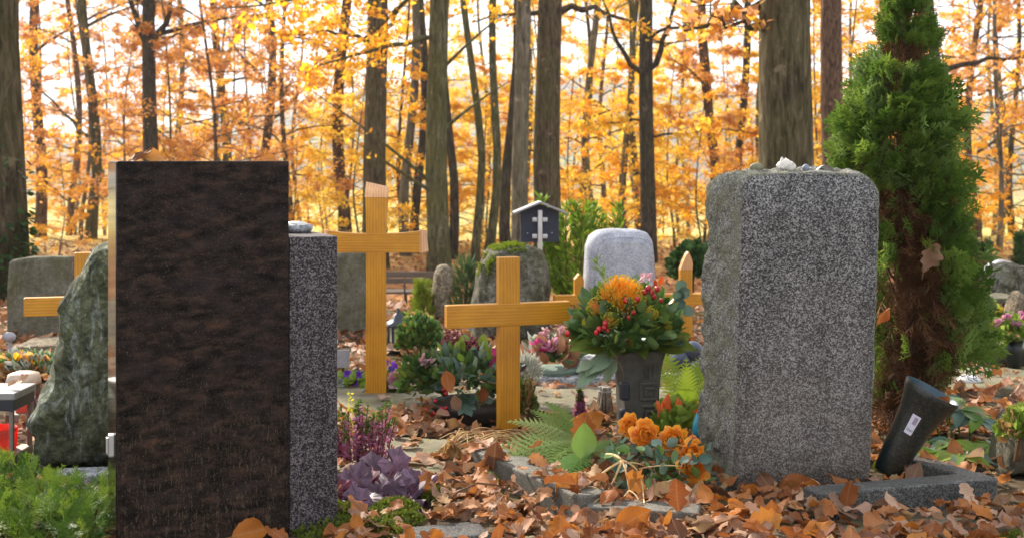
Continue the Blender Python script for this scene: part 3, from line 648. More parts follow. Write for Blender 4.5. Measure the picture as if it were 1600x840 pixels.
# the trunks one can tell apart: pixel column, width in pixels, distance, height, bark, crown base, leaves, label
def TK(sd, Y): return 1.0 if sd in (1, 23) else 1.75
TR = [
 ('oak_tree', -8, 86, 10.0, 17, 'bark_brown', 5.5, 'lf_russet', 'thick ridged trunk with ivy at its foot beside the weathered grey gravestone', 1),
 ('oak_tree', 235, 25, 17.0, 12, 'bark_dark', 3.0, 'lf_russet', 'forked dark trunk rising behind the polished brown gravestone', 2),
 ('beech_tree', 141, 17, 19.5, 14, 'bark_moss', 3.4, 'lf_russet', 'slim mossy trunk behind the top of the leaning greenish boulder', 3),
 ('beech_tree', 110, 11, 23.0, 12, 'bark_red', 3.0, 'lf_orange', 'thin russet trunk between the ivied oak and the slim mossy trunk', 4),
 ('oak_tree', 586, 36, 14.2, 17, 'bark_brown', 4.6, 'lf_orange', 'stout brown trunk straight behind the top of the tall flared cross', 5),
 ('oak_tree', 540, 19, 18.5, 14, 'bark_red', 4.2, 'lf_orange', 'reddish trunk just beside the stout one behind the tall flared cross', 6),
 ('beech_tree', 686, 34, 12.2, 15, 'bark_moss', 5.0, 'lf_orange', 'green mossy beech trunk with orange boughs standing beside the bench', 7),
 ('beech_tree', 706, 14, 15.5, 14, 'bark_dark', 4.6, 'lf_orange', 'dark slender trunk half hidden behind the green mossy beech', 8),
 ('beech_tree', 634, 15, 16.0, 13, 'bark_grey', 4.4, 'lf_yellow', 'paler of two close thin trunks above the bench backrest', 9),
 ('beech_tree', 648, 14, 16.5, 13, 'bark_dark', 4.2, 'lf_orange', 'darker of two close thin trunks above the bench backrest', 10),
 ('beech_tree', 741, 13, 15.0, 11, 'bark_moss', 4.0, 'lf_yellow', 'thin bent trunk behind the small blue green conifer', 11),
 ('beech_tree', 761, 14, 15.6, 12, 'bark_moss', 4.2, 'lf_orange', 'thin trunk leaning out above the mossy round gravestone', 12),
 ('oak_tree', 792, 17, 14.0, 15, 'bark_dark', 5.0, 'lf_orange', 'dark narrow trunk touching the smooth grey beech by the roofed sign', 13),
 ('beech_tree', 813, 26, 12.6, 17, 'bark_grey', 6.5, 'lf_yellow', 'smooth grey beech trunk right behind the roofed navy sign', 14),
 ('oak_tree', 857, 41, 12.9, 18, 'bark_brown', 6.0, 'lf_orange', 'thick brown furrowed trunk behind the tall green yew', 15),
 ('beech_tree', 926, 13, 20.0, 13, 'bark_grey', 3.6, 'lf_orange', 'thin greyish trunk above the flank of the white gravestone', 16),
 ('beech_tree', 976, 12, 18.0, 13, 'bark_moss', 3.0, 'lf_yellow', 'thin greenish trunk above the middle of the white gravestone', 17),
 ('beech_tree', 1013, 24, 15.0, 15, 'bark_dark', 4.3, 'lf_yellow', 'dark straight trunk with yellow leaves behind the white gravestone', 18),
 ('beech_tree', 999, 11, 19.5, 12, 'bark_brown', 4.2, 'lf_orange', 'thin brown trunk in the shadow of the dark straight one behind the white gravestone', 19),
 ('beech_tree', 1112, 15, 17.5, 14, 'bark_red', 3.0, 'lf_orange', 'reddish thin trunk over the rough shoulder of the flecked gravestone', 20),
 ('beech_tree', 1157, 13, 18.5, 14, 'bark_dark', 3.4, 'lf_yellow', 'dark thin trunk over the olive pebble on the flecked gravestone', 21),
 ('beech_tree', 1178, 11, 20.5, 11, 'bark_moss', 3.0, 'lf_orange', 'thin leaning trunk pressed against the big trunk behind the flecked gravestone', 22),
 ('oak_tree', 1233, 82, 10.2, 18, 'bark_olive', 7.0, 'lf_russet', 'biggest trunk, mossy brown, standing behind the flecked granite gravestone', 23),
 ('oak_tree', 1303, 37, 14.5, 16, 'bark_red', 4.4, 'lf_russet', 'russet trunk with clinging leaves between the biggest trunk and the thuja', 24),
 ('oak_tree', 1462, 15, 16.0, 14, 'bark_dark', 4.8, 'lf_russet', 'dark trunk behind the top of the thuja', 25),
 ('beech_tree', 1527, 13, 20.0, 11, 'bark_red', 2.6, 'lf_orange', 'thin reddish trunk beyond the bench with the pale backrest', 26),
 ('beech_tree', 1582, 10, 22.0, 10, 'bark_dark', 2.6, 'lf_russet', 'thin dark trunk above the pale arched gravestone', 27),
 ('oak_tree', 412, 15, 21.0, 14, 'bark_red', 3.2, 'lf_russet', 'thin russet trunk above the corner of the polished brown gravestone', 28),
 ('oak_tree', 345, 15, 23.0, 13, 'bark_brown', 2.8, 'lf_russet', 'crooked brown trunk above the middle of the polished brown gravestone', 29),
 ('oak_tree', 62, 17, 20.0, 13, 'bark_red', 3.0, 'lf_russet', 'red brown trunk close beside the thick ivied oak', 30),
]
def boughs_mossy(tw, lf):
    rg = np.random.default_rng(70)
    Yt = 12.2*1.75; s = Yt/F; zb = EYE-float(ter((686-CX)*s, Yt))
    def L(px, py, dy=0.0): return np.array(((px-686)*s, dy*1.7, (CY-py)*s+zb))
    for a, b, c, sub, ln in ((L(684, -40), L(600, 10, -1.2), L(430, 60, -2.4), 11, 26), (L(684, -110), L(560, -30, -1.0), L(380, -10, -2.0), 11, 24), (L(684, 60), L(600, 80, -.6), L(500, 130, -1.2), 10, 22),
                             (L(688, -60), L(780, -30, -.6), L(860, 20, -1.2), 8, 14), (L(684, -60), L(620, 30, .4), L(470, 90, .9), 10, 22)):
        t = np.linspace(0, 1, 9)[:, None]; p = (1-t)**2*a + 2*t*(1-t)*b + t*t*c + rg.normal(0, .02, (9, 3)); spray(tw, lf, p, 0.05, int(ln*1.9), 0.115, rg, sub=sub+5, slen=0.45, T=LEAFQ, leafy0=0.2)
    for a, b, c in ((L(672, 283, -.1), L(600, 215, -.5), L(510, 150, -.9)), (L(672, 297, -.1), L(600, 250, -.3), L(555, 215, -.5)), (L(690, 110), L(740, 60, -.2), L(800, 20, -.4)), (L(690, 205), L(750, 150, .3), L(800, 120, .5))):
        t = np.linspace(0, 1, 9)[:, None]; p = (1-t)**2*a + 2*t*(1-t)*b + t*t*c; spray(tw, lf, p, 0.036, 3, 0.10, rg, sub=6, slen=0.3, T=LEAFQ, leafy0=0.5)
def fork_limbs(px, Y, spec, seed):
    def fn(tw, lf):
        rg = np.random.default_rng(seed); YY = Y*TK(seed-0 if seed == 77 else 0, Y) if seed != 77 else Y; s = YY/F
        for (x0, y0, x1, y1, x2, y2, r, ln) in spec:
            zb = EYE - tz((px-CX)*s, YY)
            a, b, c = [np.array(((x-px)*s, d, (CY-y)*s + zb)) for x, y, d in ((x0, y0, 0), (x1, y1, -.2), (x2, y2, -.5))]
            t = np.linspace(0, 1, 9)[:, None]; p = (1-t)**2*a + 2*t*(1-t)*b + t*t*c + rg.normal(0, .03, (9, 3)); spray(tw, lf, p, r*(1.6 if YY > Y else 1), int(ln*1.8), 0.11, rg, sub=11, slen=0.42)
    return fn
EXTRA = {
 7: boughs_mossy,
 2: fork_limbs(235, 17.0, [(232, 75, 215, 40, 200, -60, .07, 6), (240, 70, 275, 30, 285, -40, .06, 6), (245, 62, 300, 60, 330, 35, .025, 8), (236, 70, 240, 0, 245, -80, .07, 4)], 71),
 3: fork_limbs(141, 19.5, [(140, 215, 90, 170, 30, 85, .035, 3), (140, 350, 100, 300, 60, 270, .02, 8)], 72),
 25: fork_limbs(1462, 16.0, [(1462, 110, 1530, 85, 1640, 96, .05, 4), (1462, 60, 1490, 45, 1520, 25, .02, 8)], 73),
 26: fork_limbs(1527, 20.0, [(1527, 240, 1570, 200, 1620, 195, .03, 8), (1527, 150, 1570, 130, 1640, 60, .03, 14), (1527, 60, 1560, 40, 1600, 20, .02, 12)], 74),
 15: fork_limbs(857, 12.9, [(860, 25, 920, -5, 1010, 55, .05, 5), (855, 20, 800, 22, 740, 40, .035, 5)], 75),
 18: fork_limbs(1013, 15.0, [(1016, 110, 1050, 60, 1052, -40, .05, 3), (1010, 130, 960, 80, 930, -20, .045, 5), (1013, 190, 960, 185, 900, 200, .02, 22), (1013, 215, 1060, 215, 1110, 190, .02, 16), (1013, 60, 1080, 30, 1130, 50, .03, 14)], 76),
 23: fork_limbs(1233, 10.2, [(1200, 15, 1130, 10, 1060, 55, .04, 4), (1200, 40, 1150, 60, 1090, 20, .025, 6)], 77),
 29: fork_limbs(345, 23.0, [(345, 120, 370, 60, 400, -20, .06, 8), (345, 160, 300, 130, 255, 150, .04, 10), (345, 190, 400, 190, 440, 215, .04, 8)], 78),
 28: fork_limbs(412, 21.0, [(412, 200, 450, 170, 500, 120, .04, 10), (412, 130, 380, 80, 340, 40, .04, 12)], 79),
 5: fork_limbs(586, 14.2, [(578, 70, 520, 40, 440, 60, .03, 16), (590, 60, 640, 20, 660, -40, .03, 12)], 80),
 20: fork_limbs(1112, 17.5, [(1112, 150, 1080, 110, 1040, 90, .03, 12), (1112, 210, 1150, 200, 1190, 210, .02, 16)], 81),
}
for k, (nm, px, wpx, Y, H, bm_, base, lm, lab, sd) in enumerate(TR):
    K = TK(sd, Y); Y = Y*K; H = H*1.25; base = base*K*.92
    x = (px-CX)*Y/F; r0 = wpx*Y/F/2; near = Y < 12
    parts = tree_parts(sd, H, r0/0.94, base, 9 if near else 14, 2.6 if near else 3.4, 8 if near else 26, 0.12 if near else 0.10, up=0.45, sides=16 if near else 9, sub=9, wig=0.05 if wpx > 20 else 0.22, flare=1.25,
                       lean=({23: -0.004, 12: 0.06, 22: 0.10, 11: -0.02}.get(sd, 0.0), 0))
    make_tree(nm, lab, 'tree', parts, (x, Y, tz(x, Y)), bm_, lm, None, 0.0, EXTRA.get(sd))
# ivy at the foot of the thick oak: a plant of its own
iv = MB(); rg = np.random.default_rng(33); P, D = [], []
for i in range(420):
    a = rg.uniform(-2.6, 0.4); z = abs(rg.normal(0, .55)); rr = 0.225*(1+0.3*math.exp(-z*3))+rg.uniform(.0, .05); P.append((rr*math.cos(a), rr*math.sin(a), z)); D.append((math.cos(a), math.sin(a), -0.4))
scat(iv, leaf_T('beech', 4, 1, 0.42, 0.3, 0.2, 0.03, 2), np.array(P), np.array(D), 0.06, jit=0.6)
tag(iv.build('ivy', M['ivyl'], None, False, loc=((-8-CX)*10/F, 10.0, tz(-4.0, 10.0))), 'dark ivy climbing the foot of the thick ridged oak', 'ivy')

# young beeches and woodland beyond, on the slope: prototypes, then copies with their own trunk and crown
def proto(seed, H, r, base, nl, spread, leafn, ls, up=0.35, sub=8): return tree_parts(seed, H, r, base, nl, spread, leafn, ls, up=up, sides=6, sub=sub, wig=0.22)
PR = [proto(101, 8.5, .05, 1.0, 26, 2.6, 40, .085), proto(102, 6.0, .04, 0.3, 28, 2.3, 44, .085), proto(103, 13, .10, 1.6, 28, 3.6, 46, .11), proto(104, 16, .12, 2.2, 28, 4.0, 46, .12), proto(105, 19, .15, 2.8, 30, 4.8, 48, .14), proto(106, 11, .065, 1.2, 26, 3.1, 42, .10), proto(107, 15, .12, 2.0, 24, 3.8, 4, .11)]
LM = [('left of frame', -10**9)]
def column_of(px):
    marks = [(-60, 'past the ivied oak'), (60, 'beyond the thick ivied oak'), (175, 'above the leaning greenish boulder'), (300, 'above the polished brown gravestone'), (460, 'beyond the speckled pillar'), (560, 'above the speckled granite pillar'),
             (680, 'above the bench by the tall flared cross'), (790, 'above the mossy round gravestone'), (890, 'above the roofed navy sign'), (1040, 'above the white gravestone'), (1110, 'above the scoop topped cross'), (1290, 'behind the biggest trunk'), (1500, 'behind the thuja'), (10**9, 'beyond the pale arched gravestone')]
    for m, s_ in marks:
        if px < m: return s_
CN = {'lf_yellow': 'yellow', 'lf_orange': 'orange', 'lf_russet': 'russet'}
first = {}
rgw = np.random.default_rng(2024); spots = []
def far_tree(pi, px, Y, lm, bm_, sc):
    if pi in (2, 3, 4) and (280 < px < 410 or 1035 < px < 1115 or 1480 < px < 1640) and rgw.random() < .65: pi = 6
    x = (px-CX)*Y/F; z = tz(x, Y)
    if pi not in first:
        t = make_tree('young_beech' if pi in (0, 1, 5) else 'forest_tree', None, None, PR[pi], (x, Y, z), bm_, lm); first[pi] = t
        for ch in t.children: ch.material_slots[0].link = 'OBJECT'
    else:
        t = copy_tree(first[pi]); t.location = (x, Y, z)
    t.scale = (sc, sc, sc); t.rotation_euler = (0, 0, rgw.uniform(0, 6.28))
    for ch in t.children:
        ch.material_slots[0].link = 'OBJECT'; ch.material_slots[0].material = M[lm] if ch.name.startswith('crown') else M[bm_]
    kind = 'young beech' if pi in (0, 1, 5) else 'forest tree'
    how = 'nearly bare' if pi == 6 else 'bushy' if pi == 1 else 'slender' if pi in (0, 5) else 'tall' if pi == 4 else 'upright'
    dist = 'at the wood edge' if Y < 38 else 'on the slope' if Y < 56 else 'deep in the wood'
    tag(t, f'{how} {CN[lm]} {kind} {dist} {column_of(px)}', 'tree', f'{CN[lm]} trees of the wood behind the graves')
    return t
def pick_col(px):
    u = rgw.random()
    if px < 480: return 'lf_russet' if u < .62 else 'lf_orange' if u < .88 else 'lf_yellow'
    if px < 1080: return 'lf_yellow' if u < .66 else 'lf_orange' if u < .93 else 'lf_russet'
    return 'lf_russet' if u < .45 else 'lf_orange' if u < .85 else 'lf_yellow'
BK = ['bark_brown', 'bark_red', 'bark_grey', 'bark_olive']
for i in range(24):                                   # wood edge
    px = -60+1720*(i+rgw.uniform(.1, .9))/24; far_tree(int(rgw.choice([0, 1, 1, 5])), px, rgw.uniform(28, 38), pick_col(px), BK[i % 4], rgw.uniform(.7, 1.1))
for i in range(30):                                   # low bushy growth along the edge
    px = -30+1660*(i+rgw.uniform(.1, .9))/30; far_tree(1, px, rgw.uniform(26, 42), 'lf_yellow' if 130 < px < 1300 and i % 4 else 'lf_orange', BK[i % 4], rgw.uniform(.38, .7))
for i in range(30):                                   # slope
    px = -100+1800*(i+rgw.uniform(.1, .9))/30; far_tree(int(rgw.choice([2, 3, 5, 0])), px, rgw.uniform(38, 56), pick_col(px), BK[i % 4], rgw.uniform(.75, 1.05))
for i in range(6):                                    # just past the edge of the view, mirrored in the polished slab
    far_tree(int(rgw.choice([0, 2, 5])), -460+65*i, rgw.uniform(19, 32), pick_col(0) if i % 2 else 'lf_orange', BK[i % 4], .9)
for i in range(30):                                   # deep wood
    px = -100+1800*(i+rgw.uniform(.1, .9))/30; far_tree(int(rgw.choice([2, 3, 4])), px, rgw.uniform(56, 100), pick_col(px), BK[i % 4], rgw.uniform(.75, 1.0))

# ------------------------------------------------------------------ gravestones and crosses
def on_ground(px, py): Y = GY(py); return np.array(((px-CX)*Y/F, Y, 0.0)), Y/F
# polished brown slab with its speckled pillar, both turned towards the path
TH = R(24); FL = np.array((-0.987, 3.2, 0.0))
t = thing('gravestone', 'dark brown polished granite gravestone, a tall plain slab turned to the path', 'gravestone', FL, TH)
b = MB(); b.box((0.2185, 0.0875, 0.4985), (0.437, 0.169, 0.997), bev=0.003); b.build('slab', M['slab'], t, False)
b = MB(); b.box((-0.0012, 0.0875, 0.4985), (0.003, 0.160, 0.988)); b.build('polished_edge', M['mirror'], t, False)
e = b = MB(); b.box((-0.010, 0.03, 0.283), (0.016, 0.022, 0.058), bev=0.004); b.box((-0.0205, 0.03, 0.283), (0.005, 0.014, 0.042), bev=0.002); o = b.build('metal_ornament', M['metal'], t, False)
o['label'] = 'small raised metal ornament on the polished edge'
t = thing('granite_pillar', 'lower speckled grey granite pillar joined to the polished brown gravestone', 'gravestone', FL, TH)
b = MB(); b.box((0.437+0.002+0.0655, 0.005+0.135, 0.398), (0.131, 0.27, 0.796), bev=0.003); b.build('block', M['pillar'], t, False)
b = MB(); b.box((0.437+0.07, 0.145, -0.02), (0.16, 0.31, 0.05), bev=0.004); b.build('footing', M['darkstone'], t, False)
t = thing('grave_dish', 'round grey stone dish with a metal centre on top of the speckled pillar', 'dish', (-0.607, 3.6, 0.797))
b = MB(); b.lathe([(0.0, 0.0), (0.040, 0.0), (0.046, 0.008), (0.047, 0.016), (0.043, 0.022), (0.030, 0.024), (0.0, 0.024)], 28); b.build('base', M['greystone'], t)
b = MB(); b.lathe([(0.0, 0.031), (0.012, 0.031), (0.026, 0.028), (0.029, 0.025), (0.029, 0.0245)], 24); b.build('metal_centre', M['steel'], t)

# flecked granite gravestone with a split, rough flank
base = np.array((0.668, 3.906, 0.0)); s = 3.92/F
t = thing('gravestone', 'broad flecked granite gravestone with a rough split flank and rounded shoulders', 'gravestone', base, R(5))
def flank(V):
    V = V.copy(); z = V[:, 2]; y = V[:, 1]; x = V[:, 0]
    V[:, 0] = x + 0.046*z*(1-0.25*z) - np.where(x < 0.2, 1, 0)*np.clip(y/0.2, 0, 1)*0.062 + 0.01*np.clip(y/.2, 0, 1)
    V[:, 2] = z - np.clip(y/0.2, 0, 1)*0.004 - 0.0
    return V
ol = rrect(0.0, 0.434, -0.03, 0.958, 0.05, 0.075, crown=0.004)
b = rock(ol, 0.2, 0.0, 0.027, 15, 4, 0.008, 0.007, 0.03, 30, flank, True); body = b.build('body', M['rough_side'], t)
o2 = resample(ol, 0.011); ce = o2.mean(0); rr = [((ce[0]+(p[0]-ce[0])*0.985), ce[1]+(p[1]-ce[1])*0.993) for p in o2]
V = []; N = len(rr)
for s_, y in ((1.0, 0.0035), (0.993, -0.0025), (0.7, -0.003), (0.35, -0.003), (0.02, -0.003)):
    for i_, p in enumerate(rr):
        q = np.array((ce[0]+s_*(p[0]-ce[0]), y, ce[1]+s_*(p[1]-ce[1])))
        if s_ > 0.9: q[0] += 0.004*nz(q, 45, 2); q[2] += 0.004*nz(q, 45, 6)
        V.append(q)
i = np.arange(N); j = (i+1) % N
b = MB(); b.add(flank(np.array(V)), np.concatenate([np.stack((k*N+i, k*N+j, (k+1)*N+j, (k+1)*N+i), 1) for k in range(4)])); b.build('dressed_face', M['stone_face'], t)
ztop = 0.964
def blob(name, px, w, h, dpt, Y, z, mat, label, cat, seed, amp=0.1, rz=0.0):
    V, Fc, UV = ball_T(3); V = V*np.array((w/2, dpt/2, h/2)); V = np.array([p*(1+amp*nz(p/ (w/2), 1.3, seed)) for p in V]); V[:, 2] = np.maximum(V[:, 2], -h*0.42); V[:, 2] += h*0.42
    b = MB(); b.add(V @ rotz(rz).T, Fc[3]); return tag(b.build(name, mat, loc=((px-CX)*Y/F, Y, z)), label, cat)
blob('pebble', 1182, .045, .030, .035, 3.99, ztop, M['pebgreen'], 'olive round pebble on top of the flecked gravestone', 'pebble', 2)
blob('pebble', 1259, .024, .025, .024, 3.99, ztop, M['pebblue'], 'small blue grey pebble between two shells on the flecked gravestone', 'pebble', 5)
def conch():
    b = MB(); n = 26; pts = []; rad = []
    t_ = np.linspace(0, 1, n)
    # body whorl, then a spire that winds to a point
    V = []; m = 20
    for i in range(n):
        tt = t_[i]; x = -0.034+0.068*tt; r = 0.003+0.021*math.sin(math.pi*min(1, tt*0.98+0.01))**0.8
        for k in range(m):
            a = 2*math.pi*k/m; sp = 1+0.35*max(0, math.cos(a*5+tt*9))**3*math.sin(math.pi*tt)+0.12*math.sin(tt*40+a)
            V.append((x, r*sp*math.cos(a)*0.9, 0.018+r*sp*math.sin(a)))
    V = np.array(V); i, k = np.meshgrid(np.arange(n-1), np.arange(m), indexing='ij'); i = i.ravel(); k = k.ravel(); k2 = (k+1) % m
    b.add(V, np.stack((i*m+k, i*m+k2, (i+1)*m+k2, (i+1)*m+k), 1))
    b.lathe([(0.013, 0.028), (0.010, 0.036), (0.0095, 0.037), (0.006, 0.044), (0.0055, 0.045), (0.001, 0.054)], 14, c=(-0.002, 0, 0)); b.v[-1][:, 2] = np.maximum(b.v[-1][:, 2], 0)
    b.v[0][:, 2] = np.maximum(b.v[0][:, 2], 0.0)
    b.v[1][:, 0] -= .012*np.clip(b.v[1][:, 2]/.05, 0, 1)
    for q in b.v: q[:, 0] *= 1.2; q *= .85
    tag(b.build('seashell', M['shell'], loc=((1228-CX)*3.99/F, 3.99, ztop)), 'chalky spiked conch shell on top of the flecked gravestone', 'seashell').rotation_euler = (0, 0, 0.3)
conch()
def clam():
    b = MB(); V = []; n, m = 9, 22
    for i in range(n):
        for k in range(m):
            a = math.pi*(k/(m-1)*1.3-0.15); r = 0.030*i/(n-1)*(1+0.06*math.cos(k*2.0)); V.append((r*math.cos(a)*1.05, r*math.sin(a)*0.7, 0.018*(1-(i/(n-1))**2)+0.002*math.cos(k*2.0)*i/n))
    i, k = np.meshgrid(np.arange(n-1), np.arange(m-1), indexing='ij'); q = (i*m+k).ravel(); b.add(np.array(V), np.stack((q, q+1, q+m+1, q+m), 1))
    tag(b.build('seashell', M['shell'], loc=((1290-CX)*3.98/F, 3.985, ztop+0.002)), 'flat pale clam shell at the shoulder of the flecked gravestone', 'seashell')
clam()

# greenish leaning boulder
base, s = on_ground(120, 738)
ob = pxo([(48, 742), (46, 715), (52, 690), (51, 655), (62, 625), (72, 592), (80, 560), (92, 535), (92, 505), (97, 478), (110, 452), (116, 432), (128, 410), (140, 395), (158, 386), (176, 383), (200, 392), (222, 430), (240, 500), (252, 600), (258, 742)], 120, 738, s)
b = rock(ob, 0.34, 0.05, 0.034, 8, 21, 0.05, 0.012)
t = tag(b.build('gravestone', M['boulder'], loc=(base[0], base[1], 0)), 'greenish schist boulder gravestone rising to a point beside the polished brown gravestone', 'gravestone'); t.rotation_euler = (0, 0, R(8))

def cross(label, px, py, Y, th, up, bar, top_z, dep, ends=None, pointed=False, scoop=None, name='wooden_cross'):
    """up: width px of the upright; bar: (half length, z0, z1) in px above the foot"""
    s = Y/F; t = thing(name, label, 'cross', ((px-CX)*s, Y, 0), th); sc = s/math.cos(th)
    uw = up*sc; hl, z0, z1 = bar[0]*sc, bar[1]*s, bar[2]*s; zt = top_z*s
    b = MB()
    if pointed:
        b.box((0, 0, (zt-0.02)/2-0.05), (uw, dep-0.004, zt-0.02+0.1), bev=0.002)
        a = uw/2; d = dep/2-0.002; z = zt-0.02
        b.add([(-a, -d, z), (a, -d, z), (a, d, z), (-a, d, z), (0, -d, z+0.03), (0, d, z+0.03)], [(0, 1, 4), (2, 3, 5), (1, 2, 5, 4), (3, 0, 4, 5)])
    else: b.box((0, 0, zt/2-0.05), (uw, dep-0.004, zt+0.1), bev=0.003)
    b.build('upright', M['wood_v'], t, False)
    b = MB(); b.box((0, 0, (z0+z1)/2), (2*hl, dep, z1-z0), bev=0.003); b.build('crossbar', M['wood_h'], t, False)
    return t
Y = GY(680); cross('small plain amber wooden cross standing by the brown planter bowl', 794, 680, Y, R(18), 33, (96, 172, 207), 279, 0.040)
cross('amber wooden cross half hidden by the leaning greenish boulder', 133, 655, 4.9, R(14), 30, (87, 167, 196), 264, 0.035)
cross('small slim wooden cross with a pointed top between mossy rock and flower vase', 904, 528, 7.0, R(10), 14, (39, 61, 76), 106, 0.05, pointed=True)
def flared_cross():
    Y = GY(622); s = Y/F; t = thing('wooden_cross', 'tall amber wooden cross with flared arms and scooped end grain', 'cross', ((588-CX)*s, Y, 0), R(2)); d = 0.055
    def prism(b, o, y0, y1, endshift=None):
        o = np.array(o); N = len(o); V = [(x, y0, z) for x, z in o]+[(x, y1, z) for x, z in o]; i = list(range(N))
        b.add(V, [tuple(i[::-1]), tuple(N+k for k in i)] + [(k, (k+1) % N, N+(k+1) % N, N+k) for k in i])
    L = lambda *p: [((x-588)*s, (622-y)*s) for x, y in p]
    # upright, flaring a little to the head
    b = MB(); n = 12; o = [(572, 640), (604, 640)] + [(604-1.5*math.sin(k/n*1.5)+4.0*max(0, (k/n-.72)/.28)**2, 622-(622-308)*k/n) for k in range(n+1)] + [(572+1.0*math.sin(k/n*1.5)-1.5*max(0, (k/n-.72)/.28)**2, 622-(622-308)*k/n) for k in range(n, -1, -1)]
    prism(b, L(*o), -d/2+.001, d/2-.001); b.build('upright', M['wood_v'], t, False)
    b = MB(); n = 14; top, bot = [], []
    for k in range(n+1):
        x = 513+(656-513)*k/n; u = abs(x-588)/72; top.append((x, 364.5-5.5*max(0, u-.25)**2*1.4)); bot.append((x, 394+1.0*max(0, u-.3)-0.8*u))
    prism(b, L(*(bot+top[::-1])), -d/2, d/2); b.build('crossbar', M['wood_h'], t, False)
    # scooped ends of pale end grain: they slope from the front edge up to the back edge
    def scoop(p0, p1, q0, q1, n=8):
        """p: front edge pair, q: back edge pair (px)"""
        b = MB(); V = []
        for i in range(n+1):
            u = i/n; y = -d/2+d*u; c = u**0.6
            for k in range(7):
                v = k/6; fx = p0[0]+(p1[0]-p0[0])*v; fy = p0[1]+(p1[1]-p0[1])*v; bx = q0[0]+(q1[0]-q0[0])*v; by = q0[1]+(q1[1]-q0[1])*v
                V.append(((fx+(bx-fx)*c-588)*s, y, (622-(fy+(by-fy)*c))*s))
        m = 7; F4 = [(i*m+k, i*m+k+1, (i+1)*m+k+1, (i+1)*m+k) for i in range(n) for k in range(m-1)]
        # body under the scoop
        N = len(V); V2 = []
        for i in range(n+1):
            y = -d/2+d*i/n
            for k in range(7):
                v = k/6; V2.append(((p0[0]+(p1[0]-p0[0])*v-588)*s, y, (622-(p0[1]+(p1[1]-p0[1])*v))*s))
        V += V2
        for i in range(n):
            for k in (0, m-1): F4.append((i*m+k, (i+1)*m+k, N+(i+1)*m+k, N+i*m+k))
        F4 += [(n*m+k, n*m+k+1, N+n*m+k+1, N+n*m+k) for k in range(m-1)]
        b.add(np.array(V), F4); b.build('end_grain', M['wood_end'], t, False)
    scoop((570.4, 308), (606.6, 308), (571.5, 284), (606.8, 292)); scoop((656, 395), (656, 359), (669, 393), (666, 360)); scoop((513, 359), (513, 395), (505, 360), (504, 394))
flared_cross()
def scoop_cross():
    Y = GY(533); s = Y/F; t = thing('wooden_cross', 'wooden cross with a curved pointed top beside the rough flank of the flecked gravestone', 'cross', ((1071-CX)*s, Y, 0), R(4)); d = 0.06
    L = lambda x, y: ((x-1071)*s, (533-y)*s)
    b = MB(); b.box((0, 0, 112*s/2-.02), (19*s, d-.004, 112*s+.04), bev=.003); b.build('upright', M['wood_v'], t, False)
    b = MB(); z0, z1 = (533-475)*s, (533-458)*s; b.box((0, 0, (z0+z1)/2), (74*s, d, z1-z0), bev=.003); b.build('crossbar', M['wood_h'], t, False)
    o = [L(1061.5, 421), L(1080.5, 421), L(1081, 412), L(1079, 402), L(1074.5, 393), L(1071, 397), L(1066, 408)]; b = MB(); N = len(o)
    b.add([(x, -d/2, z) for x, z in o]+[(x, d/2, z) for x, z in o], [tuple(range(N))[::-1], tuple(range(N, 2*N))]+[(k, (k+1) % N, N+(k+1) % N, N+k) for k in range(N)]); b.build('end_grain', M['wood_end'], t, False)
scoop_cross()
def stone(name, ol, bx, by, Y, depth, mat, label, bulge=0.01, amp=0.008, ns=8, seed=1, bev=0.02, rz=0.0, fa=1.0, cat='gravestone', moss=None, step=0.02):
    s = Y/F; b = rock(pxo(ol, bx, by, s), depth, bulge, amp, ns, seed, bev, step, fa)
    loc = ((bx-CX)*s, Y, EYE-(by-CY)*s)
    if moss:
        t = thing(name, label, cat, loc, rz); b.build('stone', mat, t); mb = MB(); rg = np.random.default_rng(seed); V = b.v[0]; sel = [p for p in V if moss(p, s)]
        P = np.array([sel[k] for k in rg.integers(0, len(sel), 1000)]) + rg.normal(0, .006, (1000, 3)); scat(mb, LEAFS, P, rg.normal(0, .5, (1000, 3))+np.array((0, -.2, .9)), 0.018, jit=.9, rg=rg); mb.build('moss_cap', M['mosspad'], t, False); return t
    t = tag(b.build(name, mat, loc=loc), label, cat); t.rotation_euler = (0, 0, rz); return t
Y = 7.14; stone('gravestone', [(10, 535), (12, 470), (15, 408), (40, 403), (80, 401), (104, 403), (108, 470), (109, 535)], 60, 530, Y, .12, M['weathered'], 'square weathered grey gravestone beside the thick ivied oak', 0.0, .006, 6, 31, .015, R(6))
stone('stone_ledge', [(14, 566), (16, 548), (22, 541), (96, 538), (104, 545), (104, 566)], 60, 562, GY(562), .35, M['tanstone'], 'low pale stone ledge at the foot of the weathered grey gravestone', 0.0, .008, 9, 32, .02, R(6), cat='stone')
Y = 7.2; stone('gravestone', [(492, 534), (492, 420), (498, 402), (512, 395), (545, 393), (575, 395), (592, 404), (598, 425), (600, 534)], 545, 530, Y, .13, M['weathered'], 'weathered round shouldered gravestone behind the tall flared cross', 0.005, .005, 6, 33, .02, R(6))
Y = 7.0; stone('gravestone', [(742, 540), (744, 480), (750, 440), (757, 412), (770, 394), (795, 388), (830, 388), (848, 394), (858, 412), (863, 450), (864, 540)], 803, 535, Y, .28, M['mossrock'], 'brown rock gravestone with bright moss on its crown behind the small amber cross', .04, .025, 5, 34, .05, R(10),
      moss=lambda p, s: (p[2] > 0.497 and -.14 < p[0] < 0.07 and nz(p, 9, 3) > -.15) or (p[0] < -0.10 and 0.36 < p[2] < 0.47 and p[1] < .16 and nz(p, 14, 3) > 0.0))
